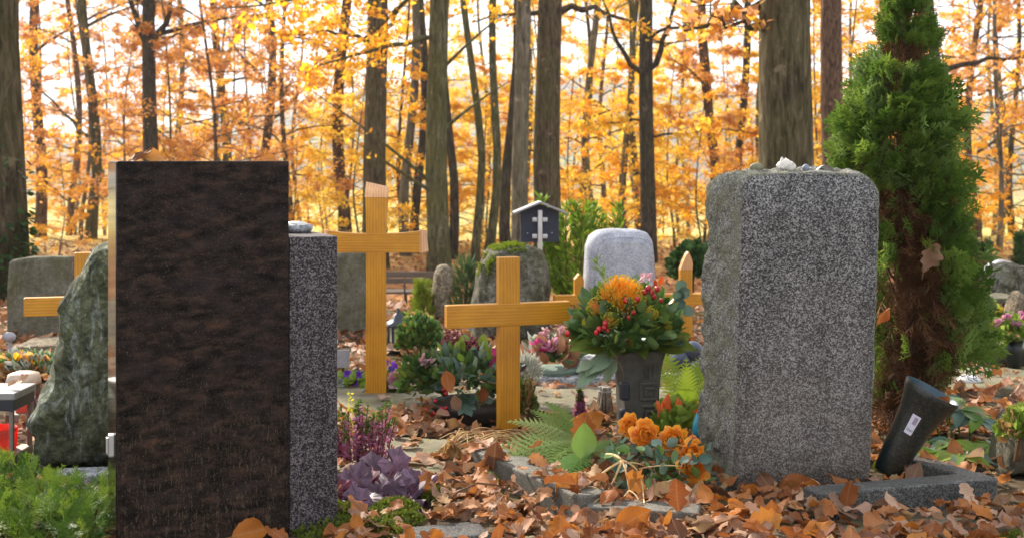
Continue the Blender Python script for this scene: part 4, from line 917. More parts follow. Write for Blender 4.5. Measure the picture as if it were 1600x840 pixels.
Y = 7.9; stone('gravestone', [(672, 502), (675, 470), (678, 445), (680, 425), (686, 416), (698, 415), (707, 420), (708, 440), (703, 470), (702, 502)], 688, 500, Y, .14, M['tanstone'], 'small tan upright fieldstone between two little conifers', .02, .012, 8, 35, .03, R(6))
Y = 7.0; stone('gravestone', [(915, 540), (918, 450), (922, 385), (928, 369), (940, 361), (960, 358), (1005, 360), (1020, 365), (1029, 378), (1032, 400), (1034, 450), (1036, 540)], 976, 535, Y, .2, M['whitestone'], 'pale whitish granite gravestone with soft rounded top behind the flower vase', .02, .003, 5, 36, .075, R(13))
stone('gravestone', [(900, 604), (905, 575), (915, 560), (935, 554), (965, 553), (985, 565), (990, 604)], 945, 602, GY(602), .25, M['greystone'], 'low grey rounded stone behind the carved vase', .02, .008, 7, 37, .03, R(10))
stone('gravestone', [(1535, 475), (1540, 440), (1550, 415), (1566, 406), (1582, 409), (1596, 420), (1606, 475)], 1570, 470, 9.6, .16, M['whitestone'], 'pale arched gravestone behind the mossy brown rock beyond the bench', .01, .004, 6, 38, .03)
stone('gravestone', [(1543, 485), (1546, 455), (1555, 430), (1570, 418), (1590, 414), (1615, 420), (1632, 445), (1640, 485)], 1590, 482, 8.7, .3, M['mossrock'], 'mossy brown rock gravestone in front of the pale arched one', .04, .03, 5, 39, .05)
stone('gravestone', [(1582, 520), (1582, 480), (1588, 463), (1595, 455), (1603, 462), (1610, 485), (1612, 520)], 1597, 516, 7.5, .14, M['tanstone'], 'small pointed brown stone behind the vase of pink flowers', .02, .01, 8, 40, .03)
stone('gravestone', [(1574, 745), (1578, 715), (1584, 685), (1592, 662), (1604, 650), (1640, 650), (1650, 745)], 1600, 742, 4.06, .2, M['weathered'], 'yellowish green stone at the edge of the leafy bed past the kerb', .02, .008, 9, 41, .03)
stone('garden_wall', [(1504, 578), (1506, 556), (1512, 546), (1545, 545), (1580, 541), (1625, 543), (1640, 578)], 1570, 575, GY(575), .25, M['mossrock'], 'low rough stone wall behind the vase of pink flowers', .02, .02, 7, 42, .03, cat='wall')
stone('gravestone', [(1528, 552), (1530, 520), (1568, 516), (1572, 552)], 1550, 550, 6.7, .12, M['darkstone'], 'small dark grey block under the stone bench', 0, .004, 7, 43, .01)
blob('fieldstone', 66, .085, .10, .09, 5.0, 0.0, M['greystone'], 'rounded grey stone between two grave lanterns and the boulder', 'stone', 8)
# kerbs and borders
def kerb(label, A, B, wdt, z, mat, extra=None, name='grave_kerb'):
    A = np.array(A); B = np.array(B); d = B-A; L = np.linalg.norm(d); a = math.atan2(d[1], d[0]); t = thing(name, label, 'kerb', (A[0], A[1], 0), a)
    b = MB(); V, Fc = bevel_box((L, wdt, z+.08), .006); V = V+np.array((L/2, wdt/2, z/2-.04)); b.add(V, Fc); b.build('stone_bar', mat, t, False)
    if extra is not None:
        E = np.array(extra); c, s_ = math.cos(-a), math.sin(-a); e = E-B; e = np.array((c*e[0]-s_*e[1], s_*e[0]+c*e[1])); L2 = np.linalg.norm(e); a2 = math.atan2(e[1], e[0])
        V, Fc = bevel_box((L2, wdt*.85, z+.078), .006); V = V+np.array((L2/2+wdt*.55, wdt*.3, z/2-.0405)); V = V @ rotz(a2).T + np.array((L-wdt*.1, wdt*.15, 0)); b2 = MB(); b2.add(V, Fc); b2.build('return_bar', mat, t, False)
    return t
kerb('dark granite grave kerb turning a corner past the flecked gravestone', (0.86, 3.59), (1.43, 3.765), .085, .066, M['darkstone'], (1.29, 4.08))
kerb('mossy granite kerb corner beneath the fern', (-0.135, 4.11), (0.18, 3.52), .11, .075, M['kerb'], None)
kerb('sunken granite kerb piece under the dry tan stalks', (0.20, 3.50), (0.50, 3.43), .10, .055, M['kerb'])
kerb('pale grey kerb edge in front of the green bowl', (0.10, 5.60), (0.75, 5.68), .10, .045, M['greystone'], None)
t = kerb('low polished dark marker slab sunk in the leaves before the purple heuchera', (-0.30, 3.30), (-0.055, 3.375), .13, .016, M['darkstone'], name='marker_slab')
kerb('narrow grey border slab beyond the green juniper', (-1.42, 3.95), (-0.98, 4.02), .10, .028, M['greystone'], name='border_slab')
# bench and seats
def bench(label, x, Y, L, rz, planks, mat, seat_z, legs):
    g0 = tz(x, Y); t = thing('bench', label, 'bench', (x, Y, g0), rz); planks = [(a-g0, c-g0) for a, c in planks]; seat_z -= g0
    for z0, z1 in planks: b = MB(); b.box((0, -.02, (z0+z1)/2), (L, .03, z1-z0), bev=.004); b.build('back_plank', mat, t, False)
    for k in range(3): b = MB(); b.box((0, .10+.13*k, seat_z), (L, .11, .03), bev=.004); b.build('seat_plank', mat, t, False)
    for lx in legs:
        b = MB(); b.tube([(lx, -.01, planks[0][1]-.02), (lx, .02, seat_z), (lx+.02, .03, 0)], .013, 8); b.tube([(lx, .02, seat_z-.03), (lx, .40, seat_z-.03), (lx+.02, .42, 0)], .013, 8); b.build('leg', M['black'], t)
    return t
Y = 17.0; s = Y/F
bench('grey plank bench seen from behind past the tall flared cross', (585-CX)*s, Y, 195*s, R(2), [(EYE-(433-CY)*s, EYE-(424-CY)*s), (EYE-(442.5-CY)*s, EYE-(434-CY)*s)], M['plank'], EYE-(458-CY)*s, (-.5, .4))
Y = 17.5; s = Y/F
bench('brown plank bench behind the weathered grey gravestone', (140-CX)*s, Y, 130*s, R(0), [(EYE-(409-CY)*s, EYE-(400-CY)*s), (EYE-(430-CY)*s, EYE-(420-CY)*s)], M['plank'], EYE-(438-CY)*s, (-.22, .45))
Y = 14.5; s = Y/F
bench('bench with a pale edged brown backrest in front of a dark clipped conifer', (1503-CX)*s, Y, 56*s, R(-6), [(EYE-(430-CY)*s, EYE-(420-CY)*s), (EYE-(446-CY)*s, EYE-(432-CY)*s)], M['plank_brown'], EYE-(452-CY)*s, (-.1, .1))
Y = 8.3; s = Y/F; t = thing('stone_bench', 'low weathered table bench with thin curved legs near the pale arched gravestone', 'bench', ((1550-CX)*s, Y, 0))
b = MB(); b.box((0, 0, EYE-(465-CY)*s), (68*s, .35, 8*s), bev=.006); b.build('top', M['weathered'], t, False)
for lx in (-24, 10, 24):
    b = MB(); b.tube([(lx*s, -.1, EYE-(469-CY)*s), (lx*s+.015, -.11, .12), (lx*s+.04, -.12, 0)], .014, 8); b.build('leg', M['plank'], t)

# roofed navy sign seen from behind
Y = 8.0; s = Y/F; t = thing('roofed_sign', 'navy house shaped memorial sign with pale roof on a metal pole seen from behind', 'sign', ((843-CX)*s, Y, 0), R(4)); Z = lambda y: EYE-(y-CY)*s
b = MB(); o = [(-30, 378), (30, 378), (30, 331), (0, 319), (-30, 331)]; d = .03
V = [((x*s), -d/2, Z(y)) for x, y in o]+[((x*s), d/2, Z(y)) for x, y in o]; b.add(V, [(4, 3, 2, 1, 0), (5, 6, 7, 8, 9)]+[(k, (k+1) % 5, 5+(k+1) % 5, 5+k) for k in range(5)]); b.build('panel', M['navy'], t, False)
for sg in (-1, 1):
    p = np.array((0, Z(315.5))); q = np.array((sg*41*s, Z(332.5))); dv = q-p; L = np.hypot(*dv); b = MB(); V, Fc = bevel_box((L, .17, .012), .002); a = math.atan2(dv[1], dv[0])
    V = V @ np.array(Matrix.Rotation(-a, 3, 'Y')).T + np.array(((p[0]+q[0])/2, 0, (p[1]+q[1])/2)); b.add(V, Fc); b.build('roof_board', M['roofgrey'], t, False)
b = MB(); b.box((0, -.034, Z(328)/2), (7*s, .028, Z(328)), bev=.004); b.build('pole', M['metal'], t, False)
for y in (343, 369):
    for sg in (-1, 1):
        b = MB(); b.box((sg*8*s, -.022, Z(y)), (8*s, .014, 7*s), bev=.004); b.lathe([(0.0, 0.0), (.006, 0.0), (.006, .006), (0, .008)], 8, M=np.array(Matrix.Rotation(R(90), 3, 'X')), c=(sg*9.5*s, -.029, Z(y))); b.build('bracket', M['metal'], t, False)
for sg in (-1, 1): b = MB(); b.many(BALL1, [np.diag((.005, .004, .005))], [(sg*19*s, -.016, Z(364))]); b.build('screw', M['metal'], t)

# lanterns
def lantern_box():
    Y = 4.25; s = Y/F; t = thing('grave_lantern', 'box shaped grave lantern with a flat metal lid and a red candle inside', 'lantern', ((-4-CX)*s, Y, 0), R(0)); Z = lambda y: EYE-(y-CY)*s; w = 41*s; dp = w
    b = MB(); b.box((0, 0, .02), (2*w, 2*dp, .04), bev=.004); b.build('base', M['bronze'], t, False)
    for sx in (-1, 1):
        for sy in (-1, 1): b = MB(); b.box((sx*(w-.009), sy*(dp-.009), (Z(634)+.04)/2), (.014, .014, Z(634)-.04), bev=.002); b.build('post', M['bronze'], t, False)
    b = MB(); b.box((0, 0, Z(625)), (2*w+.008, 2*dp+.008, 17*s), bev=.003); b.build('lid_rim', M['black'], t, False)
    b = MB(); b.box((0, 0, Z(611)), (2*w+.016, 2*dp+.016, 11*s), bev=.004); b.build('lid', M['lidgrey'], t, False)
    for sy in (-1, 1): b = MB(); b.box((0, sy*(dp-.012), (Z(634)+.04)/2), (2*w-.036, .002, Z(634)-.044)); b.build('pane', M['glass'], t, False)
    r = .064; c = MB(); c.lathe([(0.0, .042), (r*.92, .042), (r*.97, .06), (r, Z(672)), (r*1.03, Z(668)), (r*.93, Z(667)), (r*.9, Z(680)), (0, Z(682))], 28); o = c.build('candle_cup', M['redcup'], t); o['label'] = 'red candle cup'
lantern_box()
def lantern_dome():
    Y = GY(655); s = Y/F; t = thing('grave_lantern', 'square grave lantern with a domed cream cap beside the leaning boulder', 'lantern', ((37-CX)*s, Y, 0), 0); Z = lambda y: EYE-(y-CY)*s; w = 21*s
    for sx in (-1, 1):
        for sy in (-1, 1): b = MB(); b.box((sx*(w-.010), sy*(w-.010), Z(598)/2), (.020, .020, Z(598)), bev=.003); b.build('post', M['bronze'], t, False)
    b = MB(); b.box((0, 0, .015), (2*w, 2*w, .03), bev=.003); b.build('base', M['bronze'], t, False)
    for sy in (-1, 1): b = MB(); b.box((0, sy*(w-.012), Z(598)/2+.015), (2*w-.042, .002, Z(598)-.034)); b.build('pane', M['glass'], t, False)
    b = MB(); b.lathe([(0.0, Z(579)), (.03, Z(580)), (.052, Z(583)), (.056, Z(589)), (.059, Z(594)), (.057, Z(599)), (0.0, Z(599))], 32, sq=3.5); b.build('cap', M['bronzetop'], t)
    b = MB(); b.lathe([(0, .032), (.030, .032), (.031, Z(614)), (0, Z(614))], 20); b.build('candle_cup', M['redcup'], t)
lantern_dome()
def lantern_black():
    Y = GY(548); s = Y/F; t = thing('grave_lantern', 'black metal lantern with a flared finial roof and milky panes beside the box shrub', 'lantern', ((622-CX)*s, Y, 0), R(20)); Z = lambda y: EYE-(y-CY)*s; w = 13*s
    b = MB(); b.box((0, 0, .02), (2*w+.01, 2*w+.01, .04), bev=.004); b.build('base', M['black'], t, False)
    for sx in (-1, 1):
        for sy in (-1, 1): b = MB(); b.box((sx*(w-.005), sy*(w-.005), Z(508)/2), (.012, .012, Z(508)), bev=.002); b.build('post', M['black'], t, False)
    for k in range(4): b = MB(); V, Fc = bevel_box((2*w-.024, .004, Z(508)-.05), 0); V = (V+np.array((0, -(w-.008), Z(508)/2+.02))) @ rotz(k*math.pi/2).T; b.add(V, Fc); b.build('pane', M['milky'], t, False)
    b = MB(); b.lathe([(18*s*1.2, Z(508)), (18*s*1.22, Z(505)), (13*s, Z(501)), (9*s, Z(496)), (7*s, Z(491)), (4*s, Z(489)), (3*s, Z(487)), (2.6*s, Z(484)), (.3*s, Z(480))], 32, sq=5); b.build('roof', M['black'], t)
lantern_black()

# the tilted dark grave vase with its sticker
def tilted_vase():
    Y = 4.0; s = Y/F; foot = W(1384, 738, Y); rim = W(1451, 608, Y)+np.array((0, -.035, 0)); ax = nrm(rim-foot); L = np.linalg.norm(rim-foot)
    t = thing('grave_vase', 'dark green plastic grave vase leaning against the flecked gravestone', 'vase', foot); B = basis(np.array((0, 1., 0)), ax); x = nrm(np.cross((0, 1., 0), ax)); y = np.cross(ax, x); Mx = np.stack((x, y, ax), 1)
    R0 = [(0.0, 0.0), (.036, 0.0), (.041, .01), (.050, .08), (.057, .16), (.064, .21), (.074, .25), (.084, .275), (.088, L), (.086, L+.004)]
    b = MB(); b.lathe(R0, 40, M=Mx); b.build('body', M['vase'], t)
    b = MB(); b.lathe([(.086, L+.004), (.083, L-.002), (.078, .265), (.062, .23), (.05, .19), (.042, .12), (0, .11)], 40, M=Mx); b.build('inside', M['vasein'], t)
    # sticker wraps the front of the neck
    def on(a, z, r): return Mx @ np.array((r*math.sin(a), -r*math.cos(a), z))
    def patch(a0, a1, z0, z1, off, n=6):
        V = []
        for k in range(n+1):
            for m in range(5):
                z = z0+(z1-z0)*m/4; r = np.interp(z, [p[1] for p in R0[2:-1]], [p[0] for p in R0[2:-1]])+off; V.append(on(a0+(a1-a0)*k/n, z, r))
        return np.array(V), [(k*5+m, (k+1)*5+m, (k+1)*5+m+1, k*5+m+1) for k in range(n) for m in range(4)]
    b = MB(); b.add(*patch(-.62, -.20, .150, .215, .0012)); st = b.build('sticker', M['sticker'], t); st['label'] = 'small pale sticker with green lettering'
    b = MB(); b.add(*patch(-.46, -.27, .184, .209, .0020)); b.build('print', M['inkgrey'], st)
    fc = bpy.data.curves.new('lettering', 'FONT'); fc.body = 'Gaal'; fc.size = 0.014; fc.extrude = .0002; fc.align_x = 'CENTER'
    fo = bpy.data.objects.new('lettering_source', fc); COL.objects.link(fo); bpy.context.view_layer.update()
    me = bpy.data.meshes.new_from_object(fo.evaluated_get(bpy.context.evaluated_depsgraph_get())); me.name = 'lettering'; bpy.data.objects.remove(fo)
    r = .0565+.0022
    for v in me.vertices:
        a = -.41+v.co.x/r*0.75; z = .161+v.co.y*.8; rr_ = np.interp(z, [p[1] for p in R0[2:-1]], [p[0] for p in R0[2:-1]])+.0022+v.co.z; v.co = on(a, z, rr_)
    me.materials.append(M['ink']); o = bpy.data.objects.new('lettering', me); COL.objects.link(o); o.parent = st
    lf = MB(); lf.many(leaf_T('beech', 10, 3, .32, .7, .4, .05, 9), [basis((.7, -.2, .5), (.2, -.6, .8))*.085], [foot+Mx@np.array((.02, -.03, .235))]); tag(lf.build('fallen_leaf', M['leaf_russet']), 'russet leaf caught inside the mouth of the leaning dark vase', 'leaf')
tilted_vase()

# ------------------------------------------------------------------ evergreens
TH_T = [thuja_T(k) for k in range(5)]
TH_B = [thuja_T(k+20, 6, 0.03, 0.6, False) for k in range(3)]
def thuja():
    Y = 4.55; s = Y/F; bx, by = 1420, 690; rg = np.random.default_rng(5)
    t = thing('thuja', 'tall green thuja with brown dead inner twigs behind the flecked gravestone', 'tree', ((bx-CX)*s, Y, 0), 0)
    Z = lambda y: EYE-(y-CY)*s
    ys = [-30, 0, 50, 100, 150, 200, 240, 280, 340, 400, 440, 470, 530, 570, 600, 640]; lo = [1414, 1411, 1384, 1364, 1348, 1326, 1308, 1306, 1345, 1350, 1352, 1352, 1352, 1352, 1352, 1365]; hi = [1426, 1429, 1451, 1466, 1475, 1490, 1494, 1494, 1502, 1510, 1518, 1530, 1538, 1520, 1490, 1440]
    b = MB(); b.tube([(0, .05, -.05), (.01, .05, .5), (-.01, .03, 1.0), (0, .02, Z(-20))], [.05, .045, .03, .006], 8)
    tw = MB()
    for k in range(120):
        y = rg.uniform(-10, 640); z = Z(y); l, h = np.interp(y, ys, lo), np.interp(y, ys, hi); a = rg.uniform(0, 6.28); r = (h-l)/2*s*rg.uniform(.5, .95); c = ((l+h)/2-bx)*s
        p0 = np.array((c*.2, .04, z-.12)); p2 = np.array((c+r*math.cos(a), r*.85*math.sin(a), z+.04)); p1 = p0*.5+p2*.5+np.array((0, 0, -.03))
        b.tube([p0, p1, p2], [.007, .004, .002], 4, cap=False)
    b.build('trunk', M['twig'], t)
    # live sprays on the outside
    P, D, S = [], [], []
    while len(P) < 1750:
        y = rg.uniform(4, 640); l, h = np.interp(y, ys, lo), np.interp(y, ys, hi); a = rg.uniform(-math.pi, math.pi); q = rg.uniform(.45, .96)
        hw = (h-l)/2*s*.86; x = ((l+h)/2-bx)*s + hw*q*math.cos(a)*rg.uniform(.8, 1); yy = hw*.85*q*math.sin(a); fx = (x/s+bx)
        if sum(1 for _ in (0,) if y > 300) and math.sin(a) < 0.25:      # the browned side towards the stone and the camera
            edge = np.interp(y, [300, 340, 420, 500, 560, 640], [1395, 1440, 1455, 1462, 1472, 1490])
            if fx < edge and rg.random() < .90: continue
        if q < .75 and rg.random() < .4: continue
        if nz((x, yy, Z(y)), 9.0, 5) < (-.10 if y < 260 else -.22): continue
        P.append((x, yy, Z(y))); o = np.array((math.cos(a), math.sin(a)*.9, .0)); D.append(o*rg.uniform(.5, 1)+np.array((0, 0, rg.uniform(.25, 1.0)))); S.append(rg.uniform(.065, .12)*(.75 if y < 110 else 1)*(1.5 if y > 150 and rg.random() < .22 else 1))
    f = MB(); P = np.array(P); rnd = np.clip(rg.random(len(P))*.75+.25*np.array([nz(p, 5, 3)+.5 for p in P]), 0, 1)
    scat(f, TH_T, P, D, S, up=(0, -1, .3), jit=.45, rnd=rnd, rg=rg); f.build('foliage', M['thuja'], t, False)
    # dead brown tangle inside and on the bare side
    P, D, S = [], [], []
    for k in range(2300):
        y = rg.uniform(230, 660) if k < 1900 else rg.uniform(20, 260); l, h = np.interp(y, ys, lo), np.interp(y, ys, hi); hw = (h-l)/2*s; a = rg.uniform(-math.pi, math.pi); q = rg.uniform(.1, .82)
        x = ((l+h)/2-bx)*s + hw*q*math.cos(a); 
        P.append((x, hw*.8*q*math.sin(a), Z(y))); D.append((rg.normal(0, .5), rg.normal(-.2, .5), rg.normal(-.25, .8))); S.append(rg.uniform(.05, .12))
    f = MB(); scat(f, TH_B, np.array(P), np.array(D), S, up=(0, -1, 0), jit=.9, rnd=rg.random(len(P))**1.6, rg=rg); f.build('dead_twigs', M['dead'], t, False)
thuja()
def leaf_thing(label, kind, col, pos, d, up, size, seed, name='fallen_leaf', curl=.5, fold=.35):
    b = MB(); b.many(leaf_T(kind, 12, 3, .32 if kind != 'oak' else .30, curl, fold, .05, seed), [basis(d, up)*size], [np.zeros(3)]); return tag(b.build(name, M['leaf_'+col], loc=tuple(pos)), label, 'leaf')
leaf_thing('pinkish oak leaf caught in the thuja branches', 'oak', 'beige', W(1443, 425, 4.40), (.25, -.1, .9), (.2, -1, 0), .115, 3)
leaf_thing('brown leaf wedged between the flecked gravestone and the thuja', 'beech', 'russet', W(1370, 507, 4.17), (.3, -.2, .8), (.5, -.8, .1), .075, 8)
cT, sT = math.cos(TH), math.sin(TH)
def onslab(u, v, z): return FL + np.array((u*cT-v*sT, u*sT+v*cT, z))
leaf_thing('dark brown curled leaf with a long stalk at the corner of the polished gravestone top', 'beech', 'brown', onslab(.035, .06, .999), (.9, .2, .05), (0, -.3, 1), .07, 21, curl=.9)
leaf_thing('bright orange curled leaf on top of the polished brown gravestone', 'beech', 'orange', onslab(.065, .05, 1.004), (.9, .3, .25), (-.2, -.9, .6), .07, 22, curl=-.9)
leaf_thing('small orange brown leaf at the pillar end of the polished gravestone top', 'beech', 'orange', onslab(.37, .05, 1.001), (.95, .2, .08), (0, -.6, .8), .055, 23, curl=-.5)
leaf_thing('orange beech leaf standing against the foot of the polished brown gravestone', 'beech', 'orange', W(362, 838, 3.24), (.85, .35, .18), (-.1, -1, .5), .10, 24, curl=-.6)

JT = [juniper_T(k) for k in range(4)]; JP = [thuja_T(k+60, 9, 0.034, 0.5) for k in range(4)]
def conifer(label, px, py, Y, w, h, n, mat, size, seed, T=None, name='dwarf_conifer', taper=.75, out=.55):
    s = Y/F; rg = np.random.default_rng(seed); g0 = tz((px-CX)*s, Y); t = thing(name, label, 'shrub', ((px-CX)*s, Y, g0)); W_, H_ = w*s, EYE-(py-h-CY)*s-g0
    b = MB(); b.tube([(0, 0, -.05), (0, 0, H_*.8)], [.02, .006], 6); b.build('stem', M['twig'], t); P, D = [], []
    for k in range(n):
        u = rg.random()**1.15; a = rg.uniform(0, 6.28); r = W_/2*(1-taper*u**1.4)*rg.uniform(.55, 1); P.append((r*math.cos(a), r*math.sin(a), u*H_*.92)); D.append((math.cos(a)*out, math.sin(a)*out, rg.uniform(.5, 1.1)))
    f = MB(); scat(f, T or JT, np.array(P), np.array(D), size*rg.uniform(.7, 1.2, n), jit=.6, rnd=rg.random(n), rg=rg); f.build('foliage', M[mat], t, False); return t
conifer('feathery blue green dwarf conifer beside the small tan fieldstone', 728, 474, 8.1, 56, 66, 260, 'bluegreen', .10, 41)
conifer('bright lime dwarf conifer on the bench side of the small tan fieldstone', 661, 492, 7.9, 30, 54, 200, 'limecon', .06, 42, TH_T)
conifer('dark clipped column conifer behind the bench with the brown backrest', 1532, 462, 11.2, 30, 86, 420, 'darkcon', .10, 43, TH_T, taper=.35)
conifer('dark clipped conifer above the mossy brown rock at the end of the row', 1603, 420, 11.0, 34, 54, 300, 'darkcon', .10, 44, TH_T, taper=.4)
def yew():
    Y = 8.6; s = Y/F; rg = np.random.default_rng(50); t = thing('yew', 'tall loose yew with upright green columns behind the white gravestone', 'shrub', ((895-CX)*s, Y, 0)); b, f = MB(), MB(); Z = lambda y: EYE-(y-CY)*s
    for (x, top) in ((848, 306), (872, 345), (884, 322), (898, 316), (907, 330), (921, 318), (930, 322), (943, 340), (968, 322), (862, 370), (955, 365)):
        p0 = np.array(((895-CX)*0, rg.uniform(-.1, .1), -.06)); p1 = np.array(((x-895)*s*.9, rg.uniform(-.2, .2), Z(430))); p2 = np.array(((x-895)*s, p1[1], Z(top))); b.tube([p0, p1, p2], [.015, .01, .003], 5)
        n = 230; u = rg.random(n); P = p0*0+np.array([(p1+(p2-p1)*q if q > 0 else p1) for q in u]) ; lowm = rg.random(n) < .25; P[lowm] = p1+(p0-p1)*rg.random((lowm.sum(), 1))*.5
        a = rg.uniform(0, 6.28, n); wd = .055*(1.1-.6*u); P = P+np.stack((np.cos(a)*wd, np.sin(a)*wd, np.zeros(n)), 1)*rg.random((n, 1)); scat(f, leaf_T('lance', 3, 1, .16, .2, .2, 0, 1, stem=False), P, np.stack((np.cos(a)*.7, np.sin(a)*.7, rg.uniform(.4, 1.2, n)), 1), .055, jit=.6, rg=rg)
    b.build('stem', M['twig'], t); f.build('foliage', M['yew'], t, False)
yew()
def juniper_bed():
    rg = np.random.default_rng(60); t = thing('juniper', 'feathery bright green juniper spreading before the grave lanterns', 'shrub', (-1.22, 3.3, 0)); f, b = MB(), MB(); P, D, S = [], [], []
    for k in range(950):
        x = rg.uniform(-.42, .185); y = rg.uniform(-.30, .42); 
        hz = .155+.11*nz((x*5, y*5, 0), 1, 4)+(.02 if x < -.12 else 0)-max(0, y-.05)*.22; z = rg.uniform(.15, 1)*max(.05, hz); P.append((x, y, z)); D.append((rg.normal(0, .75), rg.normal(-.35, .6), rg.uniform(.1, 1.0))); S.append(rg.uniform(.045, .085))
    for k in range(60):
        x, y = rg.uniform(-.4, .2), rg.uniform(-.28, .4); b.tube([(x*.6, y*.6, 0), (x*.9, y*.9, .04), (x, y, .09)], [.006, .004, .002], 4, cap=False)
    scat(f, JP, np.array(P), np.array(D), np.array(S)*1.1, jit=.9, rnd=rg.random(len(P)), rg=rg); b.build('stem', M['twig'], t); f.build('foliage', M['juniper'], t, False)
juniper_bed()
def shrub(label, px, py, Y, w, h, n, mats, size, seed, T, name='shrub', dep=None, zmin=-.3, cat='shrub', shell=.5):
    s = Y/F; rg = np.random.default_rng(seed); t = thing(name, label, cat, ((px-CX)*s, Y, EYE-(py-CY)*s)); P, D = dome(n, (0, 0, h*s*.45), (w*s/2, (dep or w)*s/2, h*s*.55), rg, zmin, shell)
    k = rg.integers(0, len(mats), n); b = MB(); b.tube([(0, 0, -.03), (0.01, 0, h*s*.5)], [.012, .004], 5); b.build('stem', M['twig'], t)
    for i, m in enumerate(mats):
        f = MB(); q = k == i; scat(f, T, P[q], D[q]*.7+np.array((0, 0, .4)), size*rg.uniform(.7, 1.25, q.sum()), jit=.8, rg=rg); f.build('foliage', M[m], t, False)
    return t
BOXL = leaf_T('round', 3, 1, .34, .3, .2, 0, 2, stem=False); OVAL = leaf_T('beech', 5, 2, .36, .4, .25, .03, 3); LANCE = leaf_T('lance', 6, 1, .2, .5, .3, .02, 4); LOBE = leaf_T('oak', 8, 2, .4, .4, .2, .05, 5)
shrub('round green box shrub with reddish tips between the black lantern and the planter bowl', 655, 563, 6.3, 68, 68, 1500, ['box', 'box', 'glossy'], .030, 61, [BOXL, OVAL], 'box_shrub')
shrub('dark green ivy bush behind the scoop topped cross', 1082, 452, 8.8, 62, 66, 900, ['ivyl'], .075, 62, [OVAL], 'ivy_bush')
shrub('yellow orange leafy plant behind the black lantern', 648, 516, 7.3, 56, 24, 300, ['dry', 'limelf', 'box'], .04, 63, [OVAL], 'border_plant')
shrub('low mixed red and green bedding plants before the weathered stone ledge', 45, 596, 5.9, 110, 42, 900, ['lf_russet', 'glossy', 'silver', 'pale'], .045, 64, [OVAL, LANCE], 'bedding_plant', dep=60)
shrub('lime leafed plant above the dark grey block by the stone bench', 1535, 520, 6.9, 60, 44, 500, ['limelf', 'lf_yellow', 'box'], .05, 65, [OVAL], 'border_plant')
shrub('yellowing leafy plant draped over the yellowish green stone', 1590, 705, 4.0, 46, 66, 260, ['limelf', 'limelf', 'dry'], .035, 66, [LOBE, OVAL], 'border_plant')
shrub('silvery wiry cushion bush on the far side of the small amber cross', 822, 612, 5.2, 40, 56, 700, ['silver'], .035, 68, [leaf_T('lance', 3, 1, .08, .3, 0, 0, 4, stem=False)], 'cushion_bush')
shrub('small green sprig of shrub at the foot of the small amber cross', 824, 668, 4.7, 24, 72, 260, ['box', 'dry'], .026, 69, [BOXL], 'border_plant')
# heather, heuchera, fern
def heather(label, px, py, Y, w, h, n, seed, tops='heathergreen', yellow=True, dep=.5, cone=False, mat='heather'):
    s = Y/F; rg = np.random.default_rng(seed); t = thing('heather', label, 'plant', ((px-CX)*s, Y, 0)); b, f, g, yl = MB(), MB(), MB(), MB(); z0 = 0
    for k in range(n):
        x = rg.uniform(-.5, .5)*w*s; y = rg.uniform(-.5, .5)*w*s*dep; H = h*s*rg.uniform(.62, 1.0)
        if cone: H = h*s*rg.uniform(.5, 1); x *= .9
        top = np.array((x*(1.12 if not cone else .15), y*(1 if not cone else .2), H)); p0 = np.array((x*.8, y*.8, 0)); b.tube([p0, (p0+top)/2+rg.normal(0, .006, 3), top], [.003, .0025, .0015], 4, cap=False)
        isy = yellow and k == n//2
        if isy: top = np.array((x, y, h*s*1.12))
        m = 70; u = rg.uniform(.18, .97, m); a = rg.uniform(0, 6.28, m); P = p0+(top-p0)*u[:, None]+np.stack((np.cos(a), np.sin(a), 0*a), 1)*.008*(1.15-u[:, None]); D = np.stack((np.cos(a), np.sin(a), rg.uniform(.1, .9, m)), 1)
        gr = u > rg.uniform(.70, .9)
        scat(yl if isy else f, [BOXL, LEAFS[1]], P[~gr], D[~gr], .012, jit=.9, rg=rg); scat(yl if isy else g, LEAFS, P[gr], D[gr], .013, jit=.9, rg=rg)
    b.build('stems', M['twig'], t); f.build('flowers', M[mat], t, False); g.build('foliage', M[tops], t, False)
    if yl.n: yl.build('flower_spike', M['yellowtip'], t, False)['label'] = 'single yellow spike'
heather('pink and purple heather spikes with green tips beside the speckled pillar', 565, 735, 4.12, 104, 112, 34, 81)
heather('small cone of pink heather before the carved vase', 905, 648, 4.85, 26, 58, 26, 82, yellow=False, cone=True, dep=1)
